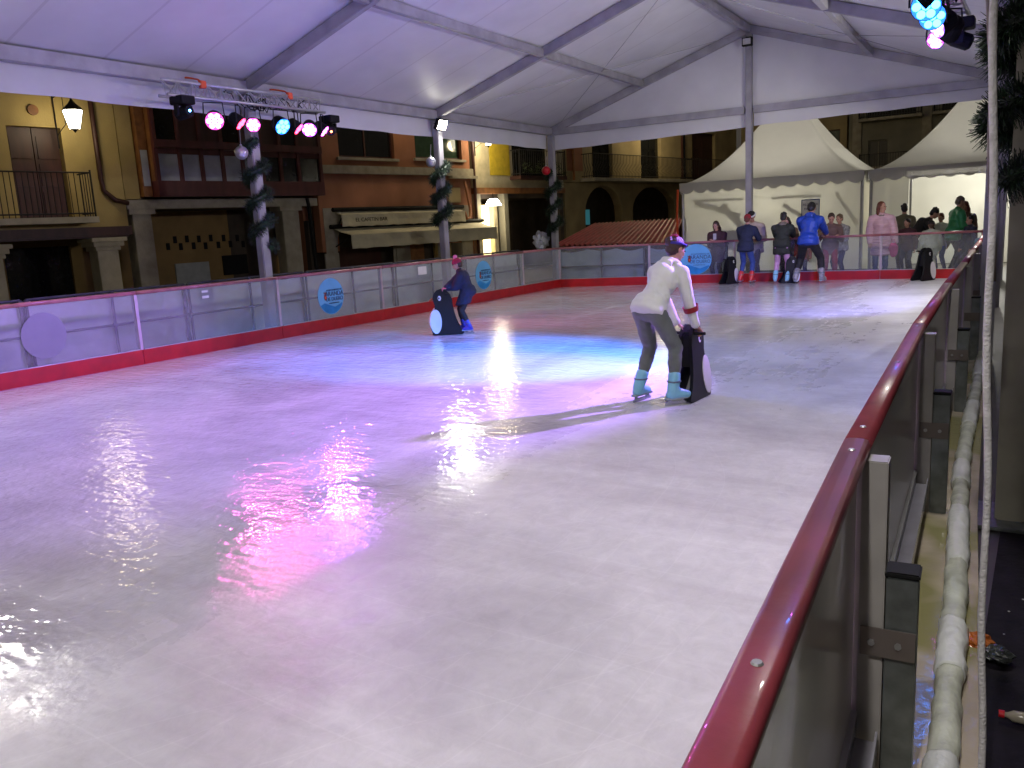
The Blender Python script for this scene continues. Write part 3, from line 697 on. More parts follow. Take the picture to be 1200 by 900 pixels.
q = at(1146, 762, 2, -.045); crumple('paper_wrapper', q, .045, mat('orange_brown_wrapper', (.45, .13, .03), .25, var=.5, vscale=30), 'crumpled orange-brown food wrapper on the dark mat behind the rope', 'litter', 3, (1.0, 1.2, .6))
q = at(1168, 776, 2, -.045); crumple('litter_bag', q, .045, mat('dark_grey_bag', (.03, .035, .035), .35), 'small dark grey bag lying beside the orange wrapper', 'litter', 9, (1.1, 1.0, .5))
bt = empty('plastic_bottle', at(1184, 838, 2, -.03), 'small clear bottle with red cap lying on the dark mat', 'bottle')
a = at(1172, 836, 2, -.02); b = at(1200, 842, 2, -.02); d = (b-a).normalized()
MB().tube([a+d*.012, a+d*.02, a+d*.035, b+d*.02, b+d*.03], [.008, .009, .018, .019, .012], 12).build('bottle_body', mat('cloudy_plastic', (.4, .36, .28), .2, trans=.3), bt, smooth=True)
MB().tube([a-d*.004, a+d*.0118], .0115, 12).build('bottle_cap', MT['redball'], bt)
random.seed(12); mb = MB()
for k in range(260):
    x = random.uniform(-.06, 1.2); y = random.uniform(1.6, 9); r = random.uniform(.001, .0045); z = -.0445
    a0 = random.random()*6; pts_ = [(x+cos(a0+t*pi/3)*r*random.uniform(.7, 1.5), y+sin(a0+t*pi/3)*r, 0) for t in range(6)]
    mb.prism([(p[0], p[1]) for p in pts_], lambda a, b, d: (a, b, d), z, z+.002)
tag(mb.build('ice_chips', mat('ice_chips', (.6, .6, .62), .4), None, org=(0, 2, -.045)), 'scattered pale chips of ice and grit on the dark mat', 'grit', kind='stuff')

# ------------------------------------------------------------------ fabric covered crowd fences outside the left barrier
def crowd_fence(A_, B_, label, cloth, seed, nframe=(0.0, 1.0), z0=-.28, ztop=.90, mid=.42):
    random.seed(seed); A_ = V(A_); B_ = V(B_); d = (B_-A_).normalized(); nrm = V((d.y, -d.x, 0)); L = (B_-A_).length
    if nrm.dot(V((0, 0, 0))-A_) < 0: nrm = -nrm
    r = empty('crowd_fence', (A_.x, A_.y, z0), label, 'fence', 'cloth-covered crowd fences beyond the barrier')
    z = V((0, 0, 1))
    fr = MB()
    fr.tube([A_+z*ztop, B_+z*ztop], .019, 8); fr.tube([A_+z*mid, B_+z*mid], .017, 8)
    for t in nframe:
        p = A_.lerp(B_, t); fr.tube([p+z*z0, p+z*(ztop-.0)], .02, 8)
        fr.tube([p+z*(z0+.01)-nrm*.25, p+z*(z0+.01)+nrm*.25], .018, 6)
        fr.ell(p+z*mid, .04); fr.ell(p+z*(ztop-.03), .04)
    fr.build('frame', MT['fence_frame'], r)
    mb = MB(); NA, NB = 46, 16; ph = random.random()*9
    for layer in (0, .004):
        for i in range(NA+1):
            for k in range(NB+1):
                t = i/NA; s = k/NB; x = t*L
                fold = .035*noise.noise(V((x*2.2+ph, s*1.2, 0)))+.03*noise.noise(V((x*3+s*5+ph, s*3-x*2, 1)))
                top = .015*sin(x*4+ph)+.02*noise.noise(V((x*3, ph, 2)))-.05*abs(sin(pi*(t*len(nframe))))*(1 if s > .9 else s)
                mb.v.append(A_+d*x+z*(z0+.05+(ztop-.03-z0-.05)*s+top*s)-nrm*(.06+fold+layer))
    n1 = (NA+1)*(NB+1)
    for i in range(NA):
        for k in range(NB):
            a = i*(NB+1)+k; mb.f.append((a, a+NB+1, a+NB+2, a+1)); mb.f.append((n1+a, n1+a+1, n1+a+NB+2, n1+a+NB+1))
    mb.build('cloth_cover', cloth, r, smooth=True)
    return r
MT['fence_frame'] = mat('dark_fence_tube', (.07, .075, .09), .5, .4)
ys = [3.4, 5.9, 8.4, 10.9, 13.4, 15.9, 18.3]
FL = ['cloth-covered crowd fence beyond the plain lilac sticker', 'cloth-covered fence beyond the barrier left of the garlanded light post', 'cloth-covered fence beyond the nearer blue sticker', 'cloth-covered fence left of the child pushing a penguin', 'cloth-covered fence beyond the farther blue sticker', 'cloth-covered fence nearest the far left corner']
for i in range(6):
    crowd_fence((-11.3, ys[i]+.04, 0), (-11.3, ys[i+1]-.04, 0), FL[i], MT['fence_cloth'], i+20, (0.0, .5, 1.0))
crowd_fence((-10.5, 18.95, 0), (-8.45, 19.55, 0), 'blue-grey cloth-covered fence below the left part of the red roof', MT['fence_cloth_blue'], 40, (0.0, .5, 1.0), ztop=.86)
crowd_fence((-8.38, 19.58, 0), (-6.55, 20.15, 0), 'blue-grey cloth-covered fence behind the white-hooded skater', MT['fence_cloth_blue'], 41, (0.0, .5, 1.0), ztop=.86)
# white crumpled bag on the fence by the corner post
q = at(634, 284, 0, -11.3); mb = MB(); mb.ell((0, 0, 0), 1, nu=30, nv=20)
for v_ in mb.v:
    k = 1+.42*noise.noise(v_*2.5)+.22*noise.noise(v_*7); v_ *= .2*k; v_.z *= 1.1; v_ += q+V((0, 0, .04))
tag(mb.build('plastic_bag', mat('white_crumpled_plastic', (.6, .62, .66), .4), None, org=q), 'white crumpled plastic bag on the fence beside the far left post', 'bag')

# ------------------------------------------------------------------ left street front
FA = V((-20, 12, 0)); FT = radians(6.5); FU = V((sin(FT), cos(FT), 0)); FN = V((cos(FT), -sin(FT), 0))  # FN faces the rink
def FP(s, z, d=0.0): return FA+FU*s+FN*d+V((0, 0, z))
def fbox(mb, s0, s1, z0, z1, d0, d1):
    return mb.box8([FP(s0, z0, d0), FP(s0, z0, d1), FP(s1, z0, d1), FP(s1, z0, d0), FP(s0, z1, d0), FP(s0, z1, d1), FP(s1, z1, d1), FP(s1, z1, d0)])
def wall(name, m, parent, s0, s1, z0, z1, holes, d=0.0, dep=.3, P=FP):
    ss = sorted({s0, s1, *[h[0] for h in holes], *[h[1] for h in holes]}); zs = sorted({z0, z1, *[h[2] for h in holes], *[h[3] for h in holes]})
    ss = [x for x in ss if s0 <= x <= s1]; zs = [x for x in zs if z0 <= x <= z1]
    inh = lambda a, b: any(h[0] < a < h[1] and h[2] < b < h[3] for h in holes)
    mb = MB()
    for i in range(len(ss)-1):
        for j in range(len(zs)-1):
            a, b, c, e = ss[i], ss[i+1], zs[j], zs[j+1]; ms, mz = (a+b)/2, (c+e)/2
            if inh(ms, mz): continue
            mb.quad(P(a, c, d), P(b, c, d), P(b, e, d), P(a, e, d))
            mb.quad(P(a, c, d-dep), P(a, e, d-dep), P(b, e, d-dep), P(b, c, d-dep))
            for (x, side) in ((a, -1), (b, 1)):
                if (x in (s0, s1)) or inh(ms+side*(b-a)/2+side*1e-4, mz): mb.quad(P(x, c, d), P(x, e, d), P(x, e, d-dep), P(x, c, d-dep))
            for (y, side) in ((c, -1), (e, 1)):
                if (y in (z0, z1)) or inh(ms, mz+side*(e-c)/2+side*1e-4): mb.quad(P(a, y, d), P(b, y, d), P(b, y, d-dep), P(a, y, d-dep))
    return mb.build(name, m, parent)
def fb(name, m, parent, *a, bevel=0.0): mb = MB(); fbox(mb, *a); return mb.build(name, m, parent, bevel=bevel)
MT['yellow'] = mat('yellow_render', (.44, .33, .12), .8, var=.24, vscale=.7, bump=.2, bscale=30)
MT['ochre'] = mat('ochre_render', (.38, .30, .15), .8, var=.28, vscale=.7, bump=.2, bscale=30)
MT['orange_wall'] = mat('orange_render', (.36, .15, .075), .8, var=.28, vscale=.7, bump=.2, bscale=30)
MT['stone'] = mat('pale_grey_stone', (.34, .31, .24), .75, var=.18, vscale=4, bump=.3)
MT['cream'] = mat('cream_stone', (.48, .43, .29), .75, var=.14, vscale=4, bump=.3)
MT['wood_dark'] = mat('dark_brown_wood', (.055, .018, .012), .5, var=.3, vscale=6, stretch=(1, 1, .2))
MT['wood_red'] = mat('dark_red_wood', (.09, .02, .018), .5, var=.3, vscale=5, stretch=(1, 1, .2))
MT['wood_mid'] = mat('orange_brown_wood', (.24, .10, .03), .5, var=.3, vscale=5)
MT['glass_grey'] = mat('curtained_glass', (.42, .45, .48), .12, var=.25, vscale=2)
MT['glass_dark'] = mat('dark_glass', (.012, .013, .014), .08, var=.3)
MT['awning'] = mat('cream_awning', (.56, .52, .38), .8, var=.12, vscale=2, bump=.3, bscale=6)
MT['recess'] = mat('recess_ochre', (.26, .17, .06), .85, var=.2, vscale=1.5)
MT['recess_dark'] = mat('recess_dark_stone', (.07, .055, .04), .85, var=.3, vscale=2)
MT['white_panel'] = mat('white_board', (.36, .38, .36), .6)
MT['greenwall'] = mat('grey_green_render', (.24, .23, .18), .85, var=.14, vscale=1.2)

def balcony(root, s0, s1, z, out, h=1.0, style=0, slabm=None, P=FP):
    mb = MB(); mb.box8([P(s0, z-.14, .002), P(s0, z-.14, out), P(s1, z-.14, out), P(s1, z-.14, .002), P(s0, z, .002), P(s0, z, out), P(s1, z, out), P(s1, z, .002)])
    bal = mb.build('balcony', slabm or MT['stone'], root)
    rl = MB(); o = out-.05
    for zz in (z+.08, z+h): rl.tube([P(s0+.05, zz, .05), P(s0+.05, zz, o), P(s1-.05, zz, o), P(s1-.05, zz, .05)], .018, 6)
    n = max(3, int((s1-s0)/.13))
    def bar(a, dd):
        if style == 0: rl.tube([P(a, z, dd), P(a, z+h, dd)], .010, 5)
        else: rl.tube([P(a, z, dd), P(a, z+.2, dd), P(a, z+.35, dd+.09), P(a, z+.55, dd+.03), P(a, z+.65, dd), P(a, z+h, dd)], .012, 5)
    for k in range(n+1): bar(s0+.05+(s1-s0-.1)*k/n, o)
    for k in range(1, int(out/.13)):
        for sd in (s0+.05, s1-.05): bar(sd, .05+k*.13)
    for sd in (s0+.05, s1-.05): rl.tube([P(sd, z, o), P(sd, z+h+.06, o)], .022, 6)
    rl.build('balcony_railing', MT['blackmetal'], bal)
    return bal
def door_leaf(root, s0, s1, z0, z1, d=-.18, m=None, name='balcony_door', P=FP, npan=2):
    mb = MB(); w_ = (s1-s0)/npan
    for k in range(npan):
        a = s0+k*w_; mb.box8([P(a+.01, z0, d-.05), P(a+.01, z0, d), P(a+w_-.01, z0, d), P(a+w_-.01, z0, d-.05), P(a+.01, z1, d-.05), P(a+.01, z1, d), P(a+w_-.01, z1, d), P(a+w_-.01, z1, d-.05)])
        nn = 3
        for j in range(nn):
            zz0 = z0+.12+(z1-z0-.2)*j/nn; zz1 = z0+(z1-z0-.2)*(j+1)/nn
            mb.box8([P(a+.08, zz0, d+.001), P(a+.08, zz0, d+.02), P(a+w_-.08, zz0, d+.02), P(a+w_-.08, zz0, d+.001), P(a+.08, zz1, d+.001), P(a+.08, zz1, d+.02), P(a+w_-.08, zz1, d+.02), P(a+w_-.08, zz1, d+.001)])
    return mb.build(name, m or MT['wood_dark'], root)
def window(root, s0, s1, z0, z1, d=-.14, m=None, P=FP, bars=0, sill=True, fm=None):
    mb = MB()
    def bx(a, b, c, e, d0, d1, q=mb): q.box8([P(a, c, d0), P(a, c, d1), P(b, c, d1), P(b, c, d0), P(a, e, d0), P(a, e, d1), P(b, e, d1), P(b, e, d0)])
    f = .06
    bx(s0, s0+f, z0, z1, d-.04, d+.02); bx(s1-f, s1, z0, z1, d-.04, d+.02); bx(s0+f, s1-f, z0, z0+f, d-.04, d+.02); bx(s0+f, s1-f, z1-f, z1, d-.04, d+.02)
    mm = (s0+s1)/2; bx(mm-.03, mm+.03, z0+f, z1-f, d-.04, d+.02)
    wnd = mb.build('window', fm or MT['wood_dark'], root)
    g_ = MB(); bx(s0+f, mm-.03, z0+f, z1-f, d-.02, d-.01, g_); bx(mm+.03, s1-f, z0+f, z1-f, d-.02, d-.01, g_); g_.build('pane', m or MT['glass_dark'], wnd)
    if sill:
        k = MB(); bx(s0-.12, s1+.12, z0-.09, z0-.002, -.10, .10, k); k.build('sill', MT['stone'], wnd)
    return wnd
def pillar(root, s0, s1, z0, z1, d0, d1, m, cap=True):
    mb = MB(); fbox(mb, s0, s1, z0, z1-.32 if cap else z1, d0, d1)
    if cap:
        fbox(mb, s0-.05, s1+.05, z1-.318, z1-.22, d0-.05, d1+.05); fbox(mb, s0-.12, s1+.12, z1-.218, z1-.10, d0-.12, d1+.12); fbox(mb, s0-.18, s1+.18, z1-.098, z1, d0-.18, d1+.18)
    return mb.build('pillar', m, root, bevel=.01)

# building A: yellow house at far left
bA = empty('yellow_house', FP(-1, -.3), 'yellow rendered house with brown balcony door and lit lantern, far left', 'building')
wall('wall', MT['yellow'], bA, -9, 1.3, 2.02, 9, [(-1.25, -.05, 2.25, 4.35), (-5.2, -4.0, 2.25, 4.35), (-1.25, -.05, 5.4, 7.2)])
door_leaf(bA, -1.25, -.05, 2.25, 4.35); door_leaf(bA, -5.2, -4.0, 2.25, 4.35); window(bA, -1.25, -.05, 5.4, 7.2)
balcony(bA, -2.3, .22, 2.25, .75, 1.02, 0, MT['cream']); balcony(bA, -6.0, -3.2, 2.25, .75, 1.02)
fb('ledge', MT['wood_dark'], bA, -9, 1.35, 1.80, 2.018, -.35, .06)
pillar(bA, .42, .95, -.3, 1.75, -.45, .0, MT['cream']); pillar(bA, -2.4, -1.75, -.3, 1.70, -.45, .0, MT['cream']); pillar(bA, -5.6, -5, -.3, 1.75, -.45, 0, MT['cream'])
fb('lintel_beam', MT['wood_dark'], bA, -9, 1.28, 1.755, 1.798, -.45, .0)
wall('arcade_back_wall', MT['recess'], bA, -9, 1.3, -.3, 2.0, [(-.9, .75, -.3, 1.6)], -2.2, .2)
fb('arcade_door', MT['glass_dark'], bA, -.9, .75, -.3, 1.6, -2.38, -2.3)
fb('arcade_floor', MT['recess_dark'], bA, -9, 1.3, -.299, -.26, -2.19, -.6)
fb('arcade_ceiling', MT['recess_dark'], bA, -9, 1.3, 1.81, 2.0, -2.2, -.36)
fb('yellow_notice_board', mat('yellow_board', (.45, .3, .03), .6), bA, -1.9, -1.05, -.1, .95, -2.19, -2.15)
for (s, z) in ((-1.4, 1.35), (-1.1, 1.15), (-.95, 1.4)): fb('wall_hole', MT['black'], bA, s, s+.12, z, z+.2, -2.19, -2.18)
dp = MB(); dp.tube([FP(.72, 9, .07), FP(.72, 3.2, .07), FP(.75, 2.9, .07), FP(1.0, 2.66, .10), FP(1.32, 2.58, .10)], .06, 10); dp.build('downpipe', MT['wood_dark'], bA, smooth=True)
fb('roof', MT['wood_dark'], bA, -9.4, 1.5, 9.002, 9.3, -8, .6)
fb('side_wall', MT['yellow'], bA, -9, 1.3, -.3, 8.99, -7.6, -2.42)
vt = MB(); vt.tube([FP(-.62+.0, 4.72, .0), FP(-.62, 4.72, .05)], .12, 14); vt.build('vent_cap', MT['wood_mid'], bA)

# building B: cream house with the glazed timber gallery
bB = empty('gallery_house', FP(4.5, -.3), 'house with dark red glazed timber gallery above a stone arcade', 'building')
wall('wall', MT['cream'], bB, 1.32, 7.35, 2.68, 9, [(2.0, 7.2, 2.8, 5.6)], -.55, .3)
fb('side_strip', MT['yellow'], bB, 1.32, 1.72, 2.685, 8.8, -.549, -.02)
fb('lintel_beam', MT['stone'], bB, 1.30, 7.35, 2.43, 2.66, -.5, .04, bevel=.01)
gal = fb('gallery', MT['wood_red'], bB, 2.02, 7.38, 2.72, 3.12, -.54, .42)
for s in (2.02, 2.68, 3.30, 3.93, 4.56, 5.2, 5.83, 6.46, 7.28):
    fb('mullion', MT['wood_red'], gal, s, s+.1, 3.122, 5.7, .30, .40)
for z0, z1 in ((3.95, 4.15), (5.5, 5.7)): fb('transom', MT['wood_red'], gal, 2.02, 7.38, z0, z1, .402, .43)
sl = [2.12, 2.78, 3.40, 4.03, 4.66, 5.3, 5.93, 6.56, 7.28]
for i in range(8):
    a, b = sl[i], sl[i+1]-(.1 if i < 7 else 0); K = 8
    arch = [(a, 3.125)]+[(b, 3.125), (b, 3.80)]+[(b+(a-b)*t/K, 3.80+.13*sin(pi*t/K)) for t in range(1, K)]+[(a, 3.80)]
    MB().prism(arch, lambda s, z, d: FP(s, z, d), .32, .335).build('pane', MT['glass_grey'] if i < 5 else MT['glass_dark'], gal)
    fb('spandrel', MT['wood_red'], gal, a, b, 3.80, 3.949, .33, .36)
    fb('upper_shutter', MT['wood_dark'] if i % 3 else MT['glass_dark'], gal, a, b, 4.15, 5.5, .32, .35)
fb('gallery_roof', MT['wood_dark'], gal, 1.95, 7.45, 5.702, 5.85, -.6, .6)
fb('gallery_side', MT['wood_mid'], gal, 2.022, 2.10, 3.122, 5.7, -.5, .29)
sg = MB(); fbox(sg, 1.76, 2.0, 2.74, 5.6, -.5, .12); sg.build('side_panel', MT['wood_mid'], bB)
fb('side_pane', MT['glass_grey'], bB, 1.79, 1.97, 3.0, 3.9, .122, .13)
pillar(bB, 1.45, 1.95, -.3, 2.428, -.45, -.02, MT['stone'], cap=False); pillar(bB, 6.05, 6.65, -.3, 2.428, -.45, -.02, MT['stone'], cap=False)
fb('pilaster', MT['stone'], bB, 1.35, 2.05, 2.3, 2.429, -.48, .03); fb('pilaster', MT['stone'], bB, 5.95, 6.75, 2.3, 2.429, -.48, .03)
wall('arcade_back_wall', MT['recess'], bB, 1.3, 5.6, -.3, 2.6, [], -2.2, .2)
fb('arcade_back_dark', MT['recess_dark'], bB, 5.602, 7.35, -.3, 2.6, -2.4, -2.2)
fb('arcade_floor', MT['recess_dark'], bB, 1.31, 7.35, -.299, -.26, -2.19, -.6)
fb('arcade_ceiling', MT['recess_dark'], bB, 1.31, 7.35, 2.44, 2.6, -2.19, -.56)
def fr_at(u, v, d):
    dr = _fw + _rt*((u-600)/FPX) - _u2*((v-450)/FPX); o = V((0, 0, CH)); t = ((FA+FN*d-o).dot(FN))/dr.dot(FN); q = o+dr*t; return (q-FA).dot(FU), q.z
for (u, v) in ((197, 289), (205, 281), (212, 289), (219, 280), (227, 288), (233, 280), (241, 288), (247, 279), (256, 287), (262, 279), (270, 286), (278, 279), (285, 286)):
    s, z = fr_at(u, v, -2.19); fb('wall_hole', MT['black'], bB, s-.055, s+.055, z-.10, z+.10, -2.198, -2.18)
s, z = fr_at(226, 322, -2.19); fb('white_panel', MT['white_panel'], bB, s-.55, s+.55, -.25, z+.36, -2.198, -2.14)
s, z = fr_at(276, 310, -2.19); fb('dark_sign', MT['black'], bB, s-.45, s+.4, z-.3, z+.3, -2.198, -2.13)
MT['winglow'] = glow('warm_window', (1.0, .62, .22), 1.6)
s, z = fr_at(336, 316, -2.19); lw = fb('lit_window', MT['winglow'], bB, s-.25, s+.30, z-.62, z+.42, -2.199, -2.15)
for k in (0, 1, 2): fb('window_bar', MT['wood_mid'], lw, s-.25+k*.25, s-.22+k*.25, z-.62, z+.42, -2.149, -2.12)
dp = MB(); dp.tube([FP(6.95, 2.66, .05), FP(7.0, 2.4, .05), FP(7.1, -.3, .05)], .06, 8); dp.build('downpipe', MT['black'], bB)
fb('roof', MT['wood_dark'], bB, 1.2, 7.5, 9.002, 9.3, -8, .4); fb('rear_wall', MT['cream'], bB, 1.32, 7.35, -.3, 8.99, -7.6, -2.42)

# building C: orange house with two awnings
bC = empty('orange_house', FP(11, -.3), 'orange rendered house with pale string course and dark windows', 'building')
wall('wall', MT['orange_wall'], bC, 7.42, 14.6, 1.0, 9, [(8.4, 10.8, 3.92, 5.5), (11.8, 14.2, 3.98, 5.5), (8.1, 10.6, .5, 2.0), (11.3, 13.4, .5, 2.0)])
window(bC, 8.4, 10.8, 3.92, 5.5); window(bC, 11.8, 14.2, 3.98, 5.5, m=mat('greenish_glass', (.03, .06, .035), .1))
fb('string_course', MT['stone'], bC, 7.42, 14.75, 3.40, 3.66, .002, .10, bevel=.01)
fb('string_course', MT['stone'], bC, 13.4, 14.8, 3.30, 3.398, .002, .2)
def arch_wall(root, name, m, s0, s1, z0, z1, arches, d, dep=.35):
    """wall with round-headed openings: arches = (sa, sb, spring)"""
    mb = MB(); K = 12
    edges = sorted(arches); x = s0
    def pr(poly): mb.prism(poly, lambda s, z, dd: FP(s, z, dd), d-dep, d)
    for sa, sb, sp in edges:
        pr([(x, z0), (sa, z0), (sa, z1), (x, z1)])
        R = (sb-sa)/2; c = (sa+sb)/2; hgt = min(R, z1-.12-sp)
        pts_ = [(c-R*cos(pi*t/K), sp+hgt*sin(pi*t/K)) for t in range(K+1)]
        for t in range(K):
            (a, za), (b, zb) = pts_[t], pts_[t+1]; pr([(a, za), (b, zb), (b, z1), (a, z1)])
        x = sb
    pr([(x, z0), (s1, z0), (s1, z1), (x, z1)])
    return mb.build(name, m, root)
wall('ground_floor_back', MT['recess_dark'], bC, 7.42, 14.6, -.3, 2.0, [], -.62, .2)
arch_wall(bC, 'arched_shopfront', MT['stone'], 7.55, 14.5, -.3, 2.35, [(8.0, 10.4, 1.1), (11.2, 12.6, 1.1), (12.95, 13.9, 1.0)], .02, .02)
fb('shop_door', MT['wood_dark'], bC, 8.05, 10.3, -.3, 1.1, -.6, -.5); fb('shop_door', MT['wood_mid'], bC, 11.3, 12.4, -.3, 1.7, -.6, -.5); fb('yellow_pane', MT['yellow'], bC, 12.98, 13.85, -.3, 1.6, -.6, -.5)
fb('stone_quoin', MT['stone'], bC, 7.44, 7.99, -.3, .95, .022, .07); fb('stone_quoin', MT['stone'], bC, 10.5, 11.1, -.3, .95, .022, .07)
fb('wall_plaque', MT['ochre'], bC, 13.3, 13.95, 2.45, 2.98, .002, .05, bevel=.01)
dp = MB(); dp.tube([FP(14.15, 3.2, .1), FP(14.2, 2.9, .12), FP(14.35, 2.2, .12), FP(14.25, 1.9, .18), FP(14.05, 1.85, .2), FP(13.95, 2.1, .2)], .05, 8); dp.build('downpipe', MT['orange_wall'], bC, smooth=True)
dp = MB(); dp.tube([FP(14.7, 9, .08), FP(14.75, -.3, .08)], .06, 8); dp.build('downpipe', MT['wood_dark'], bC)
fb('roof', MT['wood_dark'], bC, 7.3, 14.8, 9.002, 9.3, -8, .4); fb('rear_wall', MT['orange_wall'], bC, 7.42, 14.6, -.3, 8.99, -7.6, -.82)
fb('ground_floor_pier', MT['orange_wall'], bC, 14.51, 14.6, -.3, .998, -.3, .0)
def awning(s0, s1, ztop, zf, drop, out, label, txt=None):
    r = empty('awning', FP((s0+s1)/2, zf, 0), label, 'awning', 'cream awnings over the orange shopfront')
    mb = MB(); n = 24
    for lay in (0, .02):
        for i in range(n+1):
            s = s0+(s1-s0)*i/n
            for (z, d) in ((ztop, .08), ((ztop+zf)/2-.02, out*.5), (zf, out), (zf-drop*.5, out+.015*sin(i*1.7)), (zf-drop+.012*sin(i*2.3), out+.02+.02*sin(i*1.7))):
                mb.v.append(FP(s, z-lay*.7, d-lay))
    N1 = (n+1)*5
    for i in range(n):
        for k in range(4):
            a = i*5+k; mb.f.append((a, a+1, a+6, a+5)); mb.f.append((N1+a, N1+a+5, N1+a+6, N1+a+1))
    mb.build('canvas', MT['awning'], r, smooth=False)
    MB().tube([FP(s0-.15, ztop+.05, .12), FP(s1+.15, ztop+.05, .12)], .07, 10).build('roller', MT['black'], r)
    ar = MB()
    for s in (s0+.05, s1-.05): ar.tube([FP(s, zf-.35, .08), FP(s, zf-.03, out-.02)], .02, 6)
    ar.build('arm', MT['black'], r)
    if txt:
        ex = FU; M4 = Matrix.Translation(FP(s0+1.2, zf-drop*.5, out+.045)) @ Matrix(((ex.x, 0, FN.x, 0), (ex.y, 0, FN.y, 0), (0, 1, 0, 0), (0, 0, 0, 1)))
        text_mesh(txt, .17, 'lettering', MT['black'], r, M4, align='CENTER', sx=1.1)
    return r
awning(8.0, 13.8, 2.24, 2.13, .36, .35, 'upper rolled cream awning with small black lettering', 'EL CAFETIN BAR')
awning(7.85, 14.9, 1.72, 1.50, .42, .9, 'lower longer cream awning above the shop doors')

# building D: yellow house with the lit shop below
bD = empty('lit_shop_house', FP(17.5, -.3), 'house with bright yellow panel, flowered balcony and lit shop below', 'building')
wall('wall', MT['cream'], bD, 14.85, 20.6, 2.98, 9, [(17.15, 19.6, 3.42, 5.6)])
fb('yellow_field', mat('bright_yellow_render', (.62, .46, .03), .8), bD, 15.75, 16.95, 3.45, 5.4, .002, .03)
door_leaf(bD, 17.15, 19.6, 3.42, 5.6, m=MT['glass_dark'], npan=4); balcony(bD, 16.95, 20.1, 3.42, .55, .98, 0, MT['wood_dark'])
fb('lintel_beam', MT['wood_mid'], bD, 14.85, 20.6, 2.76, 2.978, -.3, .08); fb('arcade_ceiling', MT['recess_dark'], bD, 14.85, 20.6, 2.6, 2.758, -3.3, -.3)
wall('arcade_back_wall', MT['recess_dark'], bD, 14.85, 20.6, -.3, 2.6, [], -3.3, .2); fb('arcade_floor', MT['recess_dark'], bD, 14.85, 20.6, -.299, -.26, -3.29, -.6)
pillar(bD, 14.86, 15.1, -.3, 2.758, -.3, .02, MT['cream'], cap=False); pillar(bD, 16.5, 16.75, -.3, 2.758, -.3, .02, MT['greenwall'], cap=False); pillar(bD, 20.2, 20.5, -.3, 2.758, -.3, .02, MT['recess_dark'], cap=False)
fb('roof', MT['wood_dark'], bD, 14.7, 20.8, 9.002, 9.3, -8, .4); fb('rear_wall', MT['cream'], bD, 14.85, 20.6, -.3, 8.99, -7.6, -3.52)
MT['shopglow'] = glow('shop_window_light', (1.0, .78, .36), 3.0); MT['neon'] = glow('white_shop_sign', (1.0, .97, .88), 8)
fb('shop_window', MT['shopglow'], bD, 15.25, 15.5, -.3, 1.5, -.45, -.4); fb('shop_window', MT['shopglow'], bD, 15.62, 16.05, -.3, 2.35, -.45, -.4); fb('shop_frame', MT['cream'], bD, 16.08, 16.3, -.3, 2.5, -.45, -.2)
random.seed(4)
pl = MB()
for k in range(420):
    s = random.uniform(17.1, 20.0); z = 3.5+random.uniform(0, .5)*abs(sin(s*3)); d_2 = .55+random.uniform(-.1, .12); i0 = len(pl.v); c = FP(s, z, d_2)
    for t in range(3): pl.v.append(c+V((random.uniform(-.05, .05), random.uniform(-.05, .05), random.uniform(-.05, .05))))
    pl.f.append((i0, i0+1, i0+2))
tag(pl.build('balcony_plants', mat('balcony_leaves', (.06, .08, .03), .6), None, org=FP(18.5, 3.45, .55), fix=False), 'row of leafy plants along the balcony right of the yellow panel', 'plants', kind='stuff')
hs_ = empty('hanging_sign', FP(15.55, 2.35, .3), 'small glowing white sign hanging outside the lit shop', 'sign')
MB().tube([FP(15.55, 2.3, .25), FP(15.55, 2.32, .25), FP(15.55, 2.52, .25), FP(15.55, 2.56, .25)], [.30, .32, .2, .12], 12).build('lamp_shade', MT['neon'], hs_)
MB().tube([FP(15.55, 2.565, .25), FP(15.55, 2.758, .25)], .012, 6).build('rod', MT['black'], hs_)
sg2 = empty('shop_sign', FP(15.5, 1.55, .05), 'small white illuminated shop sign beside the shop door', 'sign')
fb('sign_panel', MT['neon'], sg2, 15.15, 15.75, 1.42, 1.68, -.25, -.18)

# building E: ochre house with iron balconies and arches
bE = empty('ochre_house', FP(29, -.3), 'ochre house with iron balconies and two arches behind the red roof', 'building')
wall('wall', MT['ochre'], bE, 20.65, 38.2, 3.22, 9, [(22.9, 24.6, 3.40, 5.6), (27.2, 29.2, 3.40, 5.6), (32.6, 35.4, 3.40, 5.9)])
for a, b in ((22.9, 24.6), (27.2, 29.2)): door_leaf(bE, a, b, 3.40, 5.6, m=MT['glass_dark'])
door_leaf(bE, 32.6, 35.4, 3.4, 5.9, m=MT['wood_dark'])
balcony(bE, 21.9, 31.2, 3.38, .75, 1.02, 1, MT['stone']); balcony(bE, 31.9, 37.4, 3.38, .75, 1.05, 0, MT['stone'])
arch_wall(bE, 'arcade', MT['ochre'], 20.65, 38.2, -.3, 3.2, [(22.2, 25.3, 1.9), (26.3, 30.6, 1.9), (31.6, 35.8, 1.9)], .0, .4)
wall('arcade_back_wall', MT['recess_dark'], bE, 20.65, 38.2, -.3, 3.2, [], -3, .2)
MT['cyan'] = glow('cyan_shop_light', (.1, .5, .6), .12)
s, z = fr_at(688, 254, -2.9); fb('cyan_lit_pane', MT['cyan'], bE, s-.35, s+.25, z-.4, z+.35, -2.99, -2.9)
for s, m_ in ((21.3, 'wood_mid'), (31.3, 'wood_dark'), (31.55, 'black')):
    dp = MB(); dp.tube([FP(s, 9, .08), FP(s, 3.3, .08)], .06, 6); dp.build('downpipe', MT[m_], bE)
fb('orange_field', MT['orange_wall'], bE, 20.9, 22.1, 3.7, 8.9, .002, .02)
fb('roof', MT['wood_dark'], bE, 20.6, 38.3, 9.002, 9.3, -8, .4); fb('rear_wall', MT['ochre'], bE, 20.65, 38.2, -.3, 8.99, -7.6, -3.22)

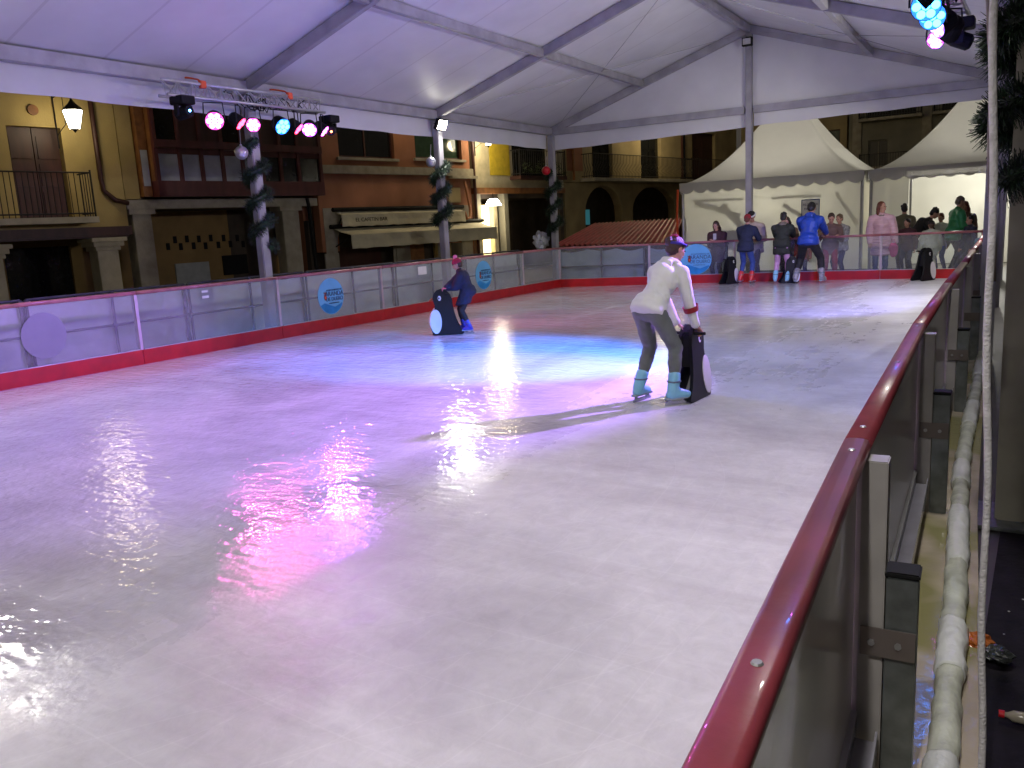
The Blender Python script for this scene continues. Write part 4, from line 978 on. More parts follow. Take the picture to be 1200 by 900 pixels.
# building F: across the far end of the square
YF = 50.0
def GP(s, z, d=0.0): return V((s, YF-d, z))
bF = empty('far_ochre_house', (-12, YF, -.3), 'dim ochre house with a dark window behind the pagoda peaks', 'building')
wall('wall', MT['ochre'], bF, -15.4, -9.6, -.3, 10, [(-11.6, -9.95, 4.0, 5.75), (-14.4, -13.2, 4.0, 5.75)], P=GP)
window(bF, -11.6, -9.95, 4.0, 5.75, P=GP, m=mat('green_grey_glass', (.05, .07, .06), .15)); window(bF, -14.4, -13.2, 4.0, 5.75, P=GP)
MB().box(-15.4, -9.6, YF+.31, YF+8, -.3, 10).build('rear_block', MT['ochre'], bF); MB().box(-15.6, -9.5, YF-.4, YF+8.3, 10.002, 10.3).build('roof', MT['wood_dark'], bF)
bG = empty('far_grey_house', (-3, YF, -.3), 'dim grey-green house with iron balconies at the far right', 'building')
holes = [(-8.5, -7.5, 3.6, 5.0), (-5.2, -4.2, 3.6, 5.0), (-8.6, -6.2, 6.1, 8.0), (-5.0, -2.9, 6.1, 8.0), (-1.5, .5, 6.1, 8.0), (-1.3, .3, 3.4, 5)]
wall('wall', MT['greenwall'], bG, -9.5, 4.5, -.3, 10, holes, P=GP)
for h in holes:
    if h[2] > 6: door_leaf(bG, *h, m=MT['glass_dark'], P=GP); balcony(bG, h[0]-.35, h[1]+.35, 6.1, .7, 1.0, 1, MT['stone'], P=GP)
    else: window(bG, *h, P=GP, fm=MT['greenwall'], m=mat('grey_pane', (.1, .1, .09), .2))
MB().box(-9.5, 4.5, YF+.31, YF+8, -.3, 10).build('rear_block', MT['greenwall'], bG); MB().box(-9.45, 4.7, YF-.4, YF+8.3, 10.002, 10.3).build('roof', MT['wood_dark'], bG)
for k, s in enumerate((-9.3, -5.9)): MB().box(s, s+.45, YF-.1, YF-.002, -.3, 9.99).build('pilaster', MT['stone'], bG)
balcony(bG, -8.9, -3.9, 3.3, .6, .95, 0, MT['stone'], P=GP)

# house on the right-hand side of the square, out of the photo's frame
def RP(s, z, d=0.0): return V((10.0-d, s, z))
bR = empty('right_side_house', (10, 12, -.3), 'dim ochre house on the right-hand side beyond the rink deck', 'building')
holes = [(a, a+1.3, zz, zz+2.0) for a in (2, 6, 10, 14, 18, 22, 26) for zz in (3.4, 6.6)]+[(a, a+1.8, -.3, 2.2) for a in (3, 9, 15, 21)]
wall('wall', MT['ochre'], bR, -8, 32, -.3, 10, holes, P=RP)
for h in holes:
    if h[2] > 0: window(bR, *h, P=RP)
    else: door_leaf(bR, *h, P=RP, name='door')
MB().box(10.31, 17, -8, 32, -.3, 10).build('rear_block', MT['ochre'], bR); MB().box(9.5, 17.3, -8.2, 32.2, 10.002, 10.3).build('roof', MT['wood_dark'], bR)
# wall lanterns
def lantern(s, z, d, label, e, sc=1.0, P=FP):
    c = P(s, z, d); r = empty('wall_lantern', c, label, 'lantern', 'lit lanterns on the house fronts')
    h = .50*sc; a, b = .11*sc, .21*sc
    MB().tube([c+V((0, 0, -h/2)), c+V((0, 0, h*.32))], [a, b], 6).build('glass', MT['lant'], r)
    MB().tube([c+V((0, 0, h*.325)), c+V((0, 0, h*.42)), c+V((0, 0, h*.62)), c+V((0, 0, h*.75)), c+V((0, 0, h*.9))], [b*1.12, b*.95, b*.42, b*.2, .012], 6).build('hood', MT['blackmetal'], r)
    fr = MB()
    for k in range(6):
        t = 2*pi*k/6
        fr.tube([c+V((cos(t)*(a+.008), sin(t)*(a+.008), -h/2)), c+V((cos(t)*(b+.008), sin(t)*(b+.008), h*.32))], .008, 4)
    fr.tube([c+V((0, 0, -h/2-.08)), c+V((0, 0, -h/2-.02)), c+V((0, 0, -h/2-.001))], [.01, .05, a*1.05], 6); fr.build('frame', MT['blackmetal'], r)
    hook = MB(); hook.tube([c+V((0, 0, h*.88)), c+V((0, 0, h*1.05)), P(s, z+h*1.25, d*.6), P(s, z+h*1.1, .03)], .016, 6)
    hook.tube([P(s, z+h*1.3, .03), P(s, z-h*1.2, .03)], .018, 6); hook.tube([P(s, z-h*.6, .03), P(s, z-.1, d*.55), P(s, z+h*1.2, d*.55)], .01, 5); hook.build('bracket', MT['blackmetal'], r)
    if e: pointl('lantern_bulb', c+V((0, 0, -h*.1)), e, (1.0, .80, .48), .25*sc, r)
    return r
MT['lant'] = glow('lantern_glass', (1.0, .93, .72), 9)
def _l(u, v, d): s, z = fr_at(u, v, d); return s, z
s, z = _l(86, 138, .95); lantern(s, z, .95, 'lit wall lantern beside the brown balcony door, far left', P_LANTERN*.9)
s, z = _l(572, 163, .7); lantern(s, z, .7, 'lit wall lantern mostly hidden by the valance near the yellow panel', P_LANTERN*3.2, .9)
lantern(27.4, 7.3, 1.3, 'unseen added lantern high on the ochre house above its long balcony', P_LANTERN*9, 1.1)  # lantern added out of view to brighten the ochre front
lantern(10.6, 7.2, 1.3, 'unseen added lantern high on the orange house above its windows', P_LANTERN*3, 1.1)  # another hidden lantern, added to light the orange wall
pointl('shop_lamp', FP(15.6, 2.15, .35), 40, (1, .82, .5), .15)

# ------------------------------------------------------------------ red-roofed market stall
st = empty('market_stall', (-10.5, 25, -.3), 'low market stall with corrugated red roof behind the far barrier', 'stall')
A0, B0 = at(648, 288, 1, 23.4), at(789, 284, 1, 23.4); A1, B1 = at(697, 262, 1, 26.5), at(800, 256, 1, 26.5)
mb = MB(); n = 150
for lay in (0, .03):
    for i in range(n+1):
        t = i/n; wv = .035*sin(t*2*pi*22)
        mb.v.append(A0.lerp(B0, t)+V((0, 0, wv-lay))); mb.v.append(A1.lerp(B1, t)+V((0, 0, wv-lay)))
N1 = 2*(n+1)
for i in range(n): a = i*2; mb.f.append((a, a+2, a+3, a+1)); mb.f.append((N1+a, N1+a+1, N1+a+3, N1+a+2))
mb.build('corrugated_roof', mat('red_corrugated_sheet', (.46, .045, .05), .35, var=.25, vscale=3), st, smooth=True)
x0, x1 = A0.x+.5, B0.x-.1
MB().box(x0, x1, 23.6, 23.66, -.3, A0.z-.0).build('front_wall', MT['wood_dark'], st); MB().box(x0+.9, x1, 26.3, 26.36, -.3, A1.z-.06).build('rear_wall', MT['wood_dark'], st)
MB().beam(A0+V((0, -.03, -.10)), B0+V((0, -.03, -.10)), .04, .14).build('fascia', MT['wood_dark'], st)

# ------------------------------------------------------------------ pagoda tents
def pagoda(x0, y0, size, label, ze=2.45, zp=5.08, front=True):
    r = empty('pagoda_tent', (x0+size/2, y0+size/2, -.3), label, 'tent', 'white pagoda tents at the far end')
    cx, cy = x0+size/2, y0+size/2; h = size/2
    mb = MB(); K = 18; J = 24
    cor = [(x0, y0), (x0+size, y0), (x0+size, y0+size), (x0, y0+size)]
    for lay in (0, .015):
        for k in range(K+1):
            t = k/K; rad = (1-t)
            z = ze+(zp-ze)*t**1.62; rr = rad*.97+.03
            for s in range(4):
                a = cor[s]; b = cor[(s+1) % 4]
                for j in range(J):
                    q = j/J; x = a[0]+(b[0]-a[0])*q; y = a[1]+(b[1]-a[1])*q
                    dip = 1-.035*sin(pi*q)*sin(pi*t)
                    mb.v.append(V((cx+(x-cx)*rr*dip, cy+(y-cy)*rr*dip, z-lay)))
    n = 4*J; N1 = (K+1)*n
    for k in range(K):
        for j in range(n):
            a = k*n+j; b = k*n+(j+1) % n; mb.f.append((a, b, b+n, a+n)); mb.f.append((N1+a, N1+a+n, N1+b+n, N1+b))
    mb.build('canopy', MT['pagoda'], r, smooth=True)
    MB().tube([(cx, cy, zp-.1), (cx, cy, zp+.15), (cx, cy, zp+.3)], [.09, .07, .01], 10).build('finial', MT['alu'], r)
    for s in range(4):
        a = V((*cor[s], 0)); b = V((*cor[(s+1) % 4], 0)); d = (b-a).normalized(); o = V((d.y, -d.x, 0)); mb = MB(); ns = int(size/.42); m_ = 8
        prev = None
        for i in range(ns*m_+1):
            x = size*i/(ns*m_); zz = ze-.20-.10*abs(sin(pi*i/m_)); c = a+d*x+o*.02
            top = c+V((0, 0, ze+.02)); bot = c+o*.015*sin(i*.5)+V((0, 0, zz))
            i0 = len(mb.v); mb.v += [top, bot, top+o*.006, bot+o*.006]
            if i: mb.f += [(i0-4, i0-3, i0+1, i0), (i0-2, i0+2, i0+3, i0-1), (i0-3, i0-1, i0+3, i0+1)]
        mb.build('scalloped_valance', MT['pagoda'], r)
    for (x, y) in cor:
        sx = 1 if x < cx else -1; sy = 1 if y < cy else -1
        MB().tube([(x+.06*sx, y+.06*sy, -.3), (x+.06*sx, y+.06*sy, ze)], .045, 8).build('corner_post', MT['alu'], r)
    for s in range(4):
        a = V((*cor[s], ze-.04)); b = V((*cor[(s+1) % 4], ze-.04)); c = V((cx, cy, ze-.04)); a2 = a.lerp(c, .03); b2 = b.lerp(c, .03)
        MB().beam(a2, b2, .06, .1).build('eave_bar', MT['alu'], r)
    return r, cor
def tent_wall(r, A_, B_, z0, z1, seed, name='side_wall', amp=.05, lines=True, m=None, gather=0):
    A_ = V(A_); B_ = V(B_); d = (B_-A_).normalized(); L = (B_-A_).length; o = V((d.y, -d.x, 0)); mb = MB(); NA, NB = int(26*L/2.5), 30
    for lay in (0, .006):
        for i in range(NA+1):
            for k in range(NB+1):
                t = i/NA; s = k/NB; x = t*L
                f = amp*noise.noise(V((x*.9+seed, s*2.2, 0)))+amp*.6*noise.noise(V((x*1.6-s*3+seed, s*3+x, 3)))
                if gather: f += gather*sin(x*28+s*2+sin(x*9)*1.5)*(.5+.5*sin(s*3))
                mb.v.append(A_+d*x+V((0, 0, z0+(z1-z0)*s))+o*(f*sin(pi*min(1, max(0, s)))-.0+lay))
    N1 = (NA+1)*(NB+1)
    for i in range(NA):
        for k in range(NB):
            a = i*(NB+1)+k; mb.f.append((a, a+NB+1, a+NB+2, a+1)); mb.f.append((N1+a, N1+a+1, N1+a+NB+2, N1+a+NB+1))
    return mb.build(name, m or MT['pagoda_wall'], r, smooth=True)
T1, c1 = pagoda(-9.2, 24, 5.05, 'left white pagoda tent with closed creased front wall')
tent_wall(T1, (-9.15, 24.12, 0), (-4.2, 24.12, 0), -.28, 2.38, 3, amp=.16); tent_wall(T1, (-9.1, 29, 0), (-9.1, 24.15, 0), -.28, 2.38, 5)
tent_wall(T1, (-4.2, 28.9, 0), (-9.1, 28.9, 0), -.28, 2.38, 8); tent_wall(T1, (-4.22, 24.2, 0), (-4.22, 28.9, 0), -.28, 2.38, 9)
dk_ = mat('dark_stored_boards', (.06, .06, .08), .7)
for (xa, za, xb, zb, w_) in ((-8.6, 1.95, -7.4, 1.55, .10), (-7.9, 1.85, -7.2, 1.1, .16), (-8.7, 2.0, -7.3, 1.98, .05), (-6.6, 1.95, -5.4, 1.95, .06), (-6.3, 1.75, -5.3, 1.1, .10), (-5.0, 2.0, -4.5, 1.2, .07), (-8.2, .9, -7.0, .9, .5), (-6.3, .6, -5.2, .5, .35)):
    MB().beam((xa, 24.32, za), (xb, 24.32, zb), .05, w_).build('stored_board', dk_, T1)
T2, c2 = pagoda(-4.05, 24, 5.05, 'right white pagoda tent open at the front and brightly lit inside')
tent_wall(T2, (.9, 28.9, 0), (-4.0, 28.9, 0), -.28, 2.38, 12, name='rear_wall', amp=.07)
tent_wall(T2, (.92, 24.2, 0), (.92, 28.9, 0), -.28, 2.38, 13); tent_wall(T2, (-3.98, 28.9, 0), (-3.98, 24.2, 0), -.28, 2.38, 14)
tent_wall(T2, (-4.0, 24.05, 0), (-3.1, 24.05, 0), -.28, 2.38, 15, name='gathered_curtain', gather=.035, amp=.05)
MB().tube([(-3.05, 24.1, -.3), (-3.05, 24.1, 2.2)], .03, 8).build('inner_post', MT['alu'], T2); MB().beam((-3.05, 24.1, 2.22), (.85, 24.1, 2.22), .05, .05).build('front_bar', MT['alu'], T2)
MB().tube([(-9.24, 23.93, 2.3), (-9.27, 23.9, 1.4), (-9.24, 23.92, .7), (-9.3, 23.9, 0)], .035, 6).build('orange_edge_tape', MT['orange'], T1)
# notice on the front wall of the left tent
q = at(950, 244, 1, 23.98); sn = empty('notice_sign', q, 'blue-edged white notice on the tent wall above the blue jacket', 'sign')
MB().box(q.x-.24, q.x+.24, q.y-.03, q.y-.015, q.z-.24, q.z+.24).build('frame', mat('navy_sign_edge', (.02, .05, .2), .5), sn, bevel=.004)
MB().box(q.x-.215, q.x+.215, q.y-.034, q.y-.0305, q.z-.215, q.z+.215).build('sheet', MT['paper'], sn)
M4 = Matrix.Translation((q.x, q.y-.036, q.z)) @ Matrix(((1, 0, 0, 0), (0, 0, -1, 0), (0, 1, 0, 0), (0, 0, 0, 1)))
text_mesh('ALQUILER', .088, 'lettering', MT['ink'], sn, M4 @ Matrix.Translation((0, .10, 0))); text_mesh('PATINES', .088, 'lettering', MT['ink'], sn, M4 @ Matrix.Translation((0, -.02, 0)))
# tent lamps
def tent_lamp(c, e, label, col):
    r = empty('hanging_lamp', c, label, 'lamp', 'lamps hung inside the pagoda tents'); c = V(c)
    MB().tube([c+V((-.3, 0, 0)), c+V((.3, 0, 0))], .03, 8).build('tube', glow('tube', col, 12), r); MB().tube([c+V((0, 0, .03)), c+V((0, 0, 1.3))], .006, 5).build('cord', MT['black'], r)
    MB().box(c.x-.33, c.x+.33, c.y-.04, c.y+.04, c.z+.031, c.z+.06).build('housing', MT['white_plastic'], r)
    pointl('tent_bulb', c-V((0, 0, .1)), e, col, .15, r)
tent_lamp((-1.6, 26.6, 2.7), P_TENT*.45, 'tube lamp hanging inside the open right tent', (1, .97, .86)); tent_lamp((-6.7, 26.6, 2.7), P_TENT*.6, 'tube lamp inside the closed left tent', (1, .96, .86))

# ------------------------------------------------------------------ penguin skating aids
MT['peng'] = mat('glossy_black_penguin_plastic', (.010, .010, .013), .42, spec=.22, var=.2, vscale=8)
MT['pengw'] = mat('white_penguin_plastic', (.70, .68, .70), .35, var=.06)
MT['beak'] = mat('dark_orange_beak', (.30, .09, .02), .4)
PROF = [(-.25, .012), (-.275, .03), (-.25, .07), (-.20, .13), (-.165, .22), (-.14, .32), (-.125, .42), (-.12, .50), (-.095, .58), (-.04, .645), (.03, .665), (.095, .645), (.135, .60), (.15, .555), (.145, .50), (.125, .44), (.13, .38), (.165, .31), (.19, .22), (.195, .12), (.18, .04), (.16, .012)]
def penguin(x, y, rz, label, sc=1.0):
    r = bpy.data.objects.new('penguin_skating_aid', None); COL.objects.link(r); r.location = (x, y, 0); r.rotation_euler = (0, 0, rz); r['_o'] = (0.0, 0.0, 0.0)
    tag(r, label, 'skating aid', 'black and white penguin skating aids')
    S = lambda a, z, d: V((d, a, z))*sc
    # two flat side shells leaning together at the head, joined by a narrow core
    for sgn in (-1, 1):
        mb = MB(); n = len(PROF)
        half = lambda z: .115-.075*(z/.665)
        mb.v = [S(a, z, sgn*(half(z)-.016)) for a, z in PROF]+[S(a, z, sgn*(half(z)+.016)) for a, z in PROF]
        mb.f = [tuple(range(n)), tuple(range(2*n-1, n-1, -1))]+[(k, (k+1) % n, n+(k+1) % n, n+k) for k in range(n)]
        mb.build('side_shell', MT['peng'], r, bevel=.006*sc, smooth=False)
        bl_ = MB(); bl_.prism([(.125+.085*cos(t*pi/14), .205+.175*sin(t*pi/14)) for t in range(28)], lambda a, z, d: S(a, z, sgn*(half(z)+d)), .0165, .024)
        bl_.build('belly_patch', MT['pengw'], r)
        ey = MB(); ey.prism([(.055+.024*cos(t*pi/8), .54+.036*sin(t*pi/8)) for t in range(16)], lambda a, z, d: S(a, z, sgn*(half(z)+d)), .0165, .021)
        e_ = ey.build('eye', MT['pengw'], r)
        pu = MB(); pu.prism([(.063+.010*cos(t*pi/6), .54+.016*sin(t*pi/6)) for t in range(12)], lambda a, z, d: S(a, z, sgn*(half(z)+d)), .0215, .024); pu.build('pupil', MT['black'], e_)
    co = MB(); co.prism([(-.10, .30), (-.09, .48), (-.06, .57), (.02, .62), (.09, .59), (.10, .48), (.08, .36), (.0, .30)], lambda a, z, d: S(a, z, d*(.097-.075*(z/.665))), -1, 1); co.build('core', MT['peng'], r)
    fb_ = MB(); K = 10
    for k in range(K+1):
        t = k/K; z = .03+.36*t; w_ = (.115-.075*(z/.665)); a = .13+.085*sin(pi*t)
        fb_.v += [S(a-.03, z, -w_+.017), S(a, z, -w_*.5), S(a+.012, z, 0), S(a, z, w_*.5), S(a-.03, z, w_-.017)]
    for k in range(K):
        for j in range(4): q = k*5+j; fb_.f.append((q, q+1, q+6, q+5))
    o = fb_.build('belly', MT['pengw'], r, smooth=True, fix=False); sd = o.modifiers.new('t', 'SOLIDIFY'); sd.thickness = .012
    MB().tube([S(.13, .53, 0), S(.175, .52, 0), S(.215, .50, 0)], [.03*sc, .02*sc, .005*sc], 8).build('beak', MT['beak'], r, smooth=True)
    MB().tube([S(-.05, .60, -.17), S(-.05, .60, .17)], .014*sc, 10).build('handle', MT['black'], r)
    for sgn in (-1, 1): MB().tube([S(-.24, .010, sgn*.114), S(.15, .010, sgn*.114), S(.19, .022, sgn*.114)], .0095*sc, 6).build('runner', MT['black'], r)
    return r

# ------------------------------------------------------------------ people
def cl(name, col, rough=.75, bump=.25, bs=26, var=.14, vs=10): return mat(name, col, rough, var=var, vscale=vs, bump=bump, bscale=bs)
MT['skin'] = mat('skin', (.50, .27, .19), .5, var=.08, vscale=20); MT['skin2'] = mat('skin_warm', (.42, .21, .14), .5, var=.08, vscale=20)
MT['h_brown'] = cl('dark_brown_hair', (.045, .02, .012), .5, .6, 70); MT['h_black'] = cl('black_hair', (.012, .010, .010), .45, .6, 70); MT['h_red'] = cl('red_brown_hair', (.13, .03, .015), .5, .6, 70)
MT['h_light'] = cl('mid_brown_hair', (.13, .075, .04), .5, .6, 70); MT['h_grey'] = cl('greying_hair', (.16, .13, .10), .55, .6, 70)
MT['eye'] = mat('eye_dark', (.02, .012, .01), .2); MT['lip'] = mat('lips', (.35, .10, .09), .5)
def ik(a, t, l1, l2, pole):
    a = V(a); t = V(t); d = t-a; L = min(d.length, (l1+l2)*.998); d = d.normalized(); t = a+d*L
    x = (l1*l1-l2*l2+L*L)/(2*L); h = math.sqrt(max(1e-6, l1*l1-x*x)); p = V(pole); p = (p-d*p.dot(d)).normalized()
    return a+d*x+p*h, t
def hand(mb, w_, d, pn, k, sgn, curl=.6):
    """palm, four unequal bent fingers and a thumb off the side"""
    d = V(d).normalized(); pn = V(pn); pn = (pn-d*pn.dot(d)).normalized(); s = d.cross(pn).normalized()*sgn
    c = w_+d*.045*k
    for q in (-.026, -.009, .009, .026): mb.cone(w_+d*.012*k+s*q*.7*k, w_+d*.088*k+s*q*k, .014*k, .0125*k, 8)
    for q, L in ((-.029, .072), (-.010, .082), (.010, .077), (.029, .060)):
        b = w_+d*.092*k+s*q*k*1.05; d1 = (d*cos(curl*.5)+pn*sin(curl*.5)); d2 = (d*cos(curl*1.5)+pn*sin(curl*1.5)); d3 = (d*cos(curl*2.3)+pn*sin(curl*2.3))
        p1_ = b+d1*L*.45*k; p2_ = p1_+d2*L*.32*k; p3_ = p2_+d3*L*.24*k; mb.chain([b, p1_, p2_, p3_], [.0095*k, .009*k, .0083*k, .0072*k], 8)
    b = w_+d*.03*k-s*.03*k; t1 = b+(d*.6-s*.75+pn*.3).normalized()*.035*k; t2 = t1+(d*.85-s*.2+pn*.5).normalized()*.03*k; mb.chain([b, t1, t2], [.012*k, .0105*k, .0085*k], 8)
def person(label, x, y, rz, H, top, legs, feet='shoe', feetm=None, hairm=None, hair='short', lean=6, foot=((-.10, 0, 0), (.10, 0, 0)), hands=(None, None), hipback=0.0, crouch=0.0,
           turn=0.0, nod=0.0, hem=.10, puff=1.0, hood=None, hat=None, hatstyle='beanie', skin='skin', group='onlookers leaning on the far barrier', voxel=.012, glove=None, wide=1.12, sleeve=1.0, curl=.6, z=0.0, face=True, collar=None, legr=1.0, roll=0.0, wr=.006):
    r = bpy.data.objects.new('person', None); COL.objects.link(r); r.location = (x, y, z); r.rotation_euler = (0, 0, rz); r['_o'] = (0.0, 0.0, 0.0)
    tag(r, label, 'person', group)
    k = H/1.70; sk = .055 if feet == 'skate' else 0.0
    ct = lambda a: V((0, sin(a), cos(a)))
    L_ = radians(lean); hipz = .515*H-crouch+sk
    pel = V((0, -hipback, hipz)); che = pel+ct(L_*.85)*.185*H; nb = che+ct(L_*1.1)*.115*H
    hd = ct(L_*.55+radians(nod)); hd = V((sin(radians(roll)), hd.y, hd.z)).normalized()
    hc = nb+ct(L_*.8+radians(nod)*.5)*.045*H+hd*.068*H
    sw = .102*H*wide; sx = V((1, 0, 0)); T = ct(L_); F = V((0, cos(L_), -sin(L_)))
    sh = [nb-ct(L_)*.042*H+sx*s*sw for s in (-1, 1)]; hip = [pel+sx*s*.052*H-V((0, 0, .02*H)) for s in (-1, 1)]
    ank = []; kne = []; toe = []
    for i, s in enumerate((-1, 1)):
        fx, fy, ta = foot[i]; A = V((fx, fy, .05*H+sk)); kn, A2 = ik(hip[i], A, .245*H, .245*H, V((fx*.3, 1, .1))); ank.append(A2); kne.append(kn)
        toe.append(V((-sin(radians(ta)), cos(radians(ta)), 0)))
    elb = []; wri = []; 
    for i, s in enumerate((-1, 1)):
        tgt = hands[i]
        if tgt is None: tgt = sh[i]+V((s*.06*H, .07*H, -.30*H))
        e_, w_ = ik(sh[i], V(tgt), .170*H, .150*H, V((s*.38, -.5, -.8))); elb.append(e_); wri.append(w_)
    # --- continuous body
    b = MB()
    b.cone(hip[0], hip[1], .075*k, .075*k); b.ell(pel+T*.05*H, (.135*k*wide, .095*k, .10*k)); b.ell(che, (.145*k*wide, .10*k, .14*k)); b.cone(pel, che, .09*k, .095*k)
    b.cone(sh[0], sh[1], .048*k, .048*k); b.cone(nb-T*.02, hc-hd*.02*H, .052*k, .048*k)
    R3 = Matrix.Rotation(radians(turn), 3, hd); up_ = hd; fd = R3 @ (V((0, 1, 0))-hd*hd.y).normalized(); rt_ = fd.cross(up_).normalized(); HM = Matrix((rt_, fd, up_)).transposed()
    P_ = lambda a, b_, c: hc+HM@V((a*k, b_*k, c*k))
    hs = 1.12 if H < 1.3 else 1.0; P0 = P_; P_ = lambda a, b_, c: P0(a*hs, b_*hs, c*hs)
    kk = k*hs
    b.ell(P_(0, -.008, .018), (.073*kk, .092*kk, .093*kk), HM, 18, 12); b.ell(P_(0, .020, -.045), (.056*kk, .064*kk, .062*kk), HM); b.ell(P_(0, .062, -.088), (.026*kk, .022*kk, .02*kk), HM)
    b.cone(P_(0, .085, .0), P_(0, .103, -.028), .009*kk, .0145*kk, 8); b.ell(P_(0, .088, -.058), (.024*kk, .008*kk, .010*kk), HM, 10, 6)
    for s in (-1, 1): b.ell(P_(s*.075, -.008, -.006), (.010*kk, .020*kk, .031*kk), HM, 8, 6); b.ell(P_(s*.033, .062, -.024), (.024*kk, .02*kk, .02*kk), HM, 8, 6)
    for i, s in enumerate((-1, 1)):
        b.chain([hip[i], kne[i], ank[i]], [.078*k, .052*k, .036*k]); b.cone(kne[i].lerp(ank[i], .25), kne[i].lerp(ank[i], .45), .052*k, .05*k)
        b.cone(ank[i], ank[i]+toe[i]*.08*k-V((0, 0, .045*k)), .034*k, .020*k)
        b.chain([sh[i], elb[i], wri[i]], [.05*k, .038*k, .026*k]); fdv = (wri[i]-elb[i]).normalized()
        pn = V((0, .25, -1)) if hands[i] is not None else V((-s, .1, 0))
        hand(b, wri[i], fdv*.6+V((0, .5, 0)) if hands[i] is not None else fdv, pn, k*.95, -s if hands[i] is not None else s, curl)
    body = fuse(b, 'body', MT[skin], r, voxel=min(voxel, .009), it=3)
    if glove:
        for i, s in enumerate((-1, 1)):
            g_ = MB(); fdv = (wri[i]-elb[i]).normalized(); hand(g_, wri[i]-fdv*.01, fdv*.6+V((0, .5, 0)) if hands[i] is not None else fdv, V((0, .25, -1)) if hands[i] is not None else V((-s, .1, 0)), k*1.08, -s if hands[i] is not None else s, curl); fuse(g_, 'glove', MT[glove], r, voxel=.008, it=2)
    if face:
        for s in (-1, 1): MB().ell(P_(s*.031, .0845, .004), (.0125*kk, .006*kk, .008*kk), HM, 8, 6).build('eye', MT['eye'], r)
        MB().ell(P_(0, .094, -.056), (.022*kk, .006*kk, .006*kk), HM, 8, 6).build('mouth', MT['lip'], r)
    # --- jacket
    f = .016*puff; j = MB()
    j.ell(che+T*.02, (.150*k*wide+f, .108*k+f, .15*k+f)); j.ell(pel+T*.09*H, (.138*k*wide+f, .102*k+f, .11*k+f)); j.cone(pel+T*.06*H, che, .098*k+f, .105*k+f)
    j.cone(sh[0]-T*.0, sh[1], .050*k+f, .050*k+f); j.cone(sh[0], nb, .05*k+f, .055*k+f*.6); j.cone(sh[1], nb, .05*k+f, .055*k+f*.6); j.cone(nb-T*.03, nb+T*.012, .07*k+f*.6, .058*k+f*.5)
    if hem > 0:
        HR = Matrix.Rotation(-L_*(.85 if lean > 30 else .4), 3, 'X'); hd_ = (T*(.75 if lean > 30 else .3)+V((0, 0, 1))*.5).normalized(); thd = ((kne[0]-hip[0]).normalized()+(kne[1]-hip[1]).normalized()).normalized(); hb = pel+thd*hem*H if hem > .12 else pel-hd_*hem*H; q_ = pel+T*.04*H
        j.ell(pel+T*.035*H-F*.014*k, (.160*k*wide+f, .132*k+f, .085*k+f), HR)
        j.ell(pel+T*.0*H-F*.018*k, (.163*k*wide+f, .132*k+f, .06*k+f), HR)
        for t in (0, .15, .3, .45, .6, .75, .88, 1.0):
            c = q_.lerp(hb, t); j.ell(c-F*.012*k, (.165*k*wide+f+.008*t, .130*k+f+.008*t, .045*k), HR, 18, 8)
        
    for i, s in enumerate((-1, 1)):
        a1 = wri[i]-(wri[i]-elb[i]).normalized()*.012
        j.chain([sh[i], elb[i], a1], [(.058*k+f)*sleeve, (.047*k+f)*sleeve, (.033*k+f*.8)*sleeve])
    jk = fuse(j, 'jacket', MT[top], r, voxel=voxel, it=3, wrinkle=wr*k, wscale=13)
    if hood:
        h_ = MB(); hb = nb-F*.065*k+T*.01; n_ = 12
        for t in range(n_): 
            a = pi*.0+pi*2*t/n_; a2 = 2*pi*(t+1)/n_
            pA = nb+sx*cos(a)*.085*k+F*(sin(a)*.075-.015)*k+T*(.02-.02*sin(a))*k; pB = nb+sx*cos(a2)*.085*k+F*(sin(a2)*.075-.015)*k+T*(.02-.02*sin(a2))*k
            h_.cone(pA, pB, .030*k, .030*k, 8)
        h_.ell(nb-F*.085*k-T*.02, (.085*k, .045*k, .075*k)); fuse(h_, 'hood', MT[hood], r, voxel=.011, it=2, wrinkle=.008, wscale=40)
    if collar:
        h_ = MB(); h_.cone(nb+T*.0, nb+T*.045*k, .07*k, .064*k); fuse(h_, 'scarf', MT[collar], r, voxel=.011, it=2, wrinkle=.006, wscale=30)
    # --- trousers
    g2 = .012*legr; t_ = MB(); t_.cone(hip[0], hip[1], .077*k+g2, .077*k+g2); t_.ell(pel+T*.03*H, (.132*k*wide+g2, .098*k+g2, .07*k))
    for s in (0, 1): t_.ell(hip[s]-F*.022*k-T*.01, (.068*k, .066*k, .08*k))
    for i in (0, 1):
        e_ = kne[i].lerp(ank[i], .76 if feet == 'skate' else .97)
        t_.chain([hip[i], kne[i], e_], [(.077*k+g2), (.054*k+g2), (.039*k+g2*.7)]); t_.cone(kne[i].lerp(ank[i], .22), kne[i].lerp(ank[i], .45), .053*k+g2, .049*k+g2)
    fuse(t_, 'trousers', MT[legs], r, voxel=voxel, it=3, wrinkle=wr*.8*k, wscale=16)
    # --- footwear
    for i, s in enumerate((-1, 1)):
        A = ank[i]; td = toe[i]; sd_ = V((td.y, -td.x, 0)); base = A.z-.05*H
        m_ = MT[feetm or 'black']
        q = MB(); heel = V((A.x, A.y, base+.035*k))-td*.035*k; tp = V((A.x, A.y, base+.028*k))+td*.145*k
        if feet == 'skate':
            q.chain([heel, V((A.x, A.y, base+.045*k))+td*.07*k, tp], [.046*k, .050*k, .042*k]); q.chain([A.lerp(heel, .3)+V((0, 0, -.0)), A+(kne[i]-A)*.17, A+(kne[i]-A)*.34], [.056*k, .060*k, .062*k])
            q.cone(V((A.x, A.y, base+.06*k))+td*.03*k, A+td*.02*k, .046*k, .046*k)
        else:
            q.chain([heel, tp], [.036*k, .031*k]); q.cone(heel+V((0, 0, .01)), A+V((0, 0, .01)), .038*k, .042*k)
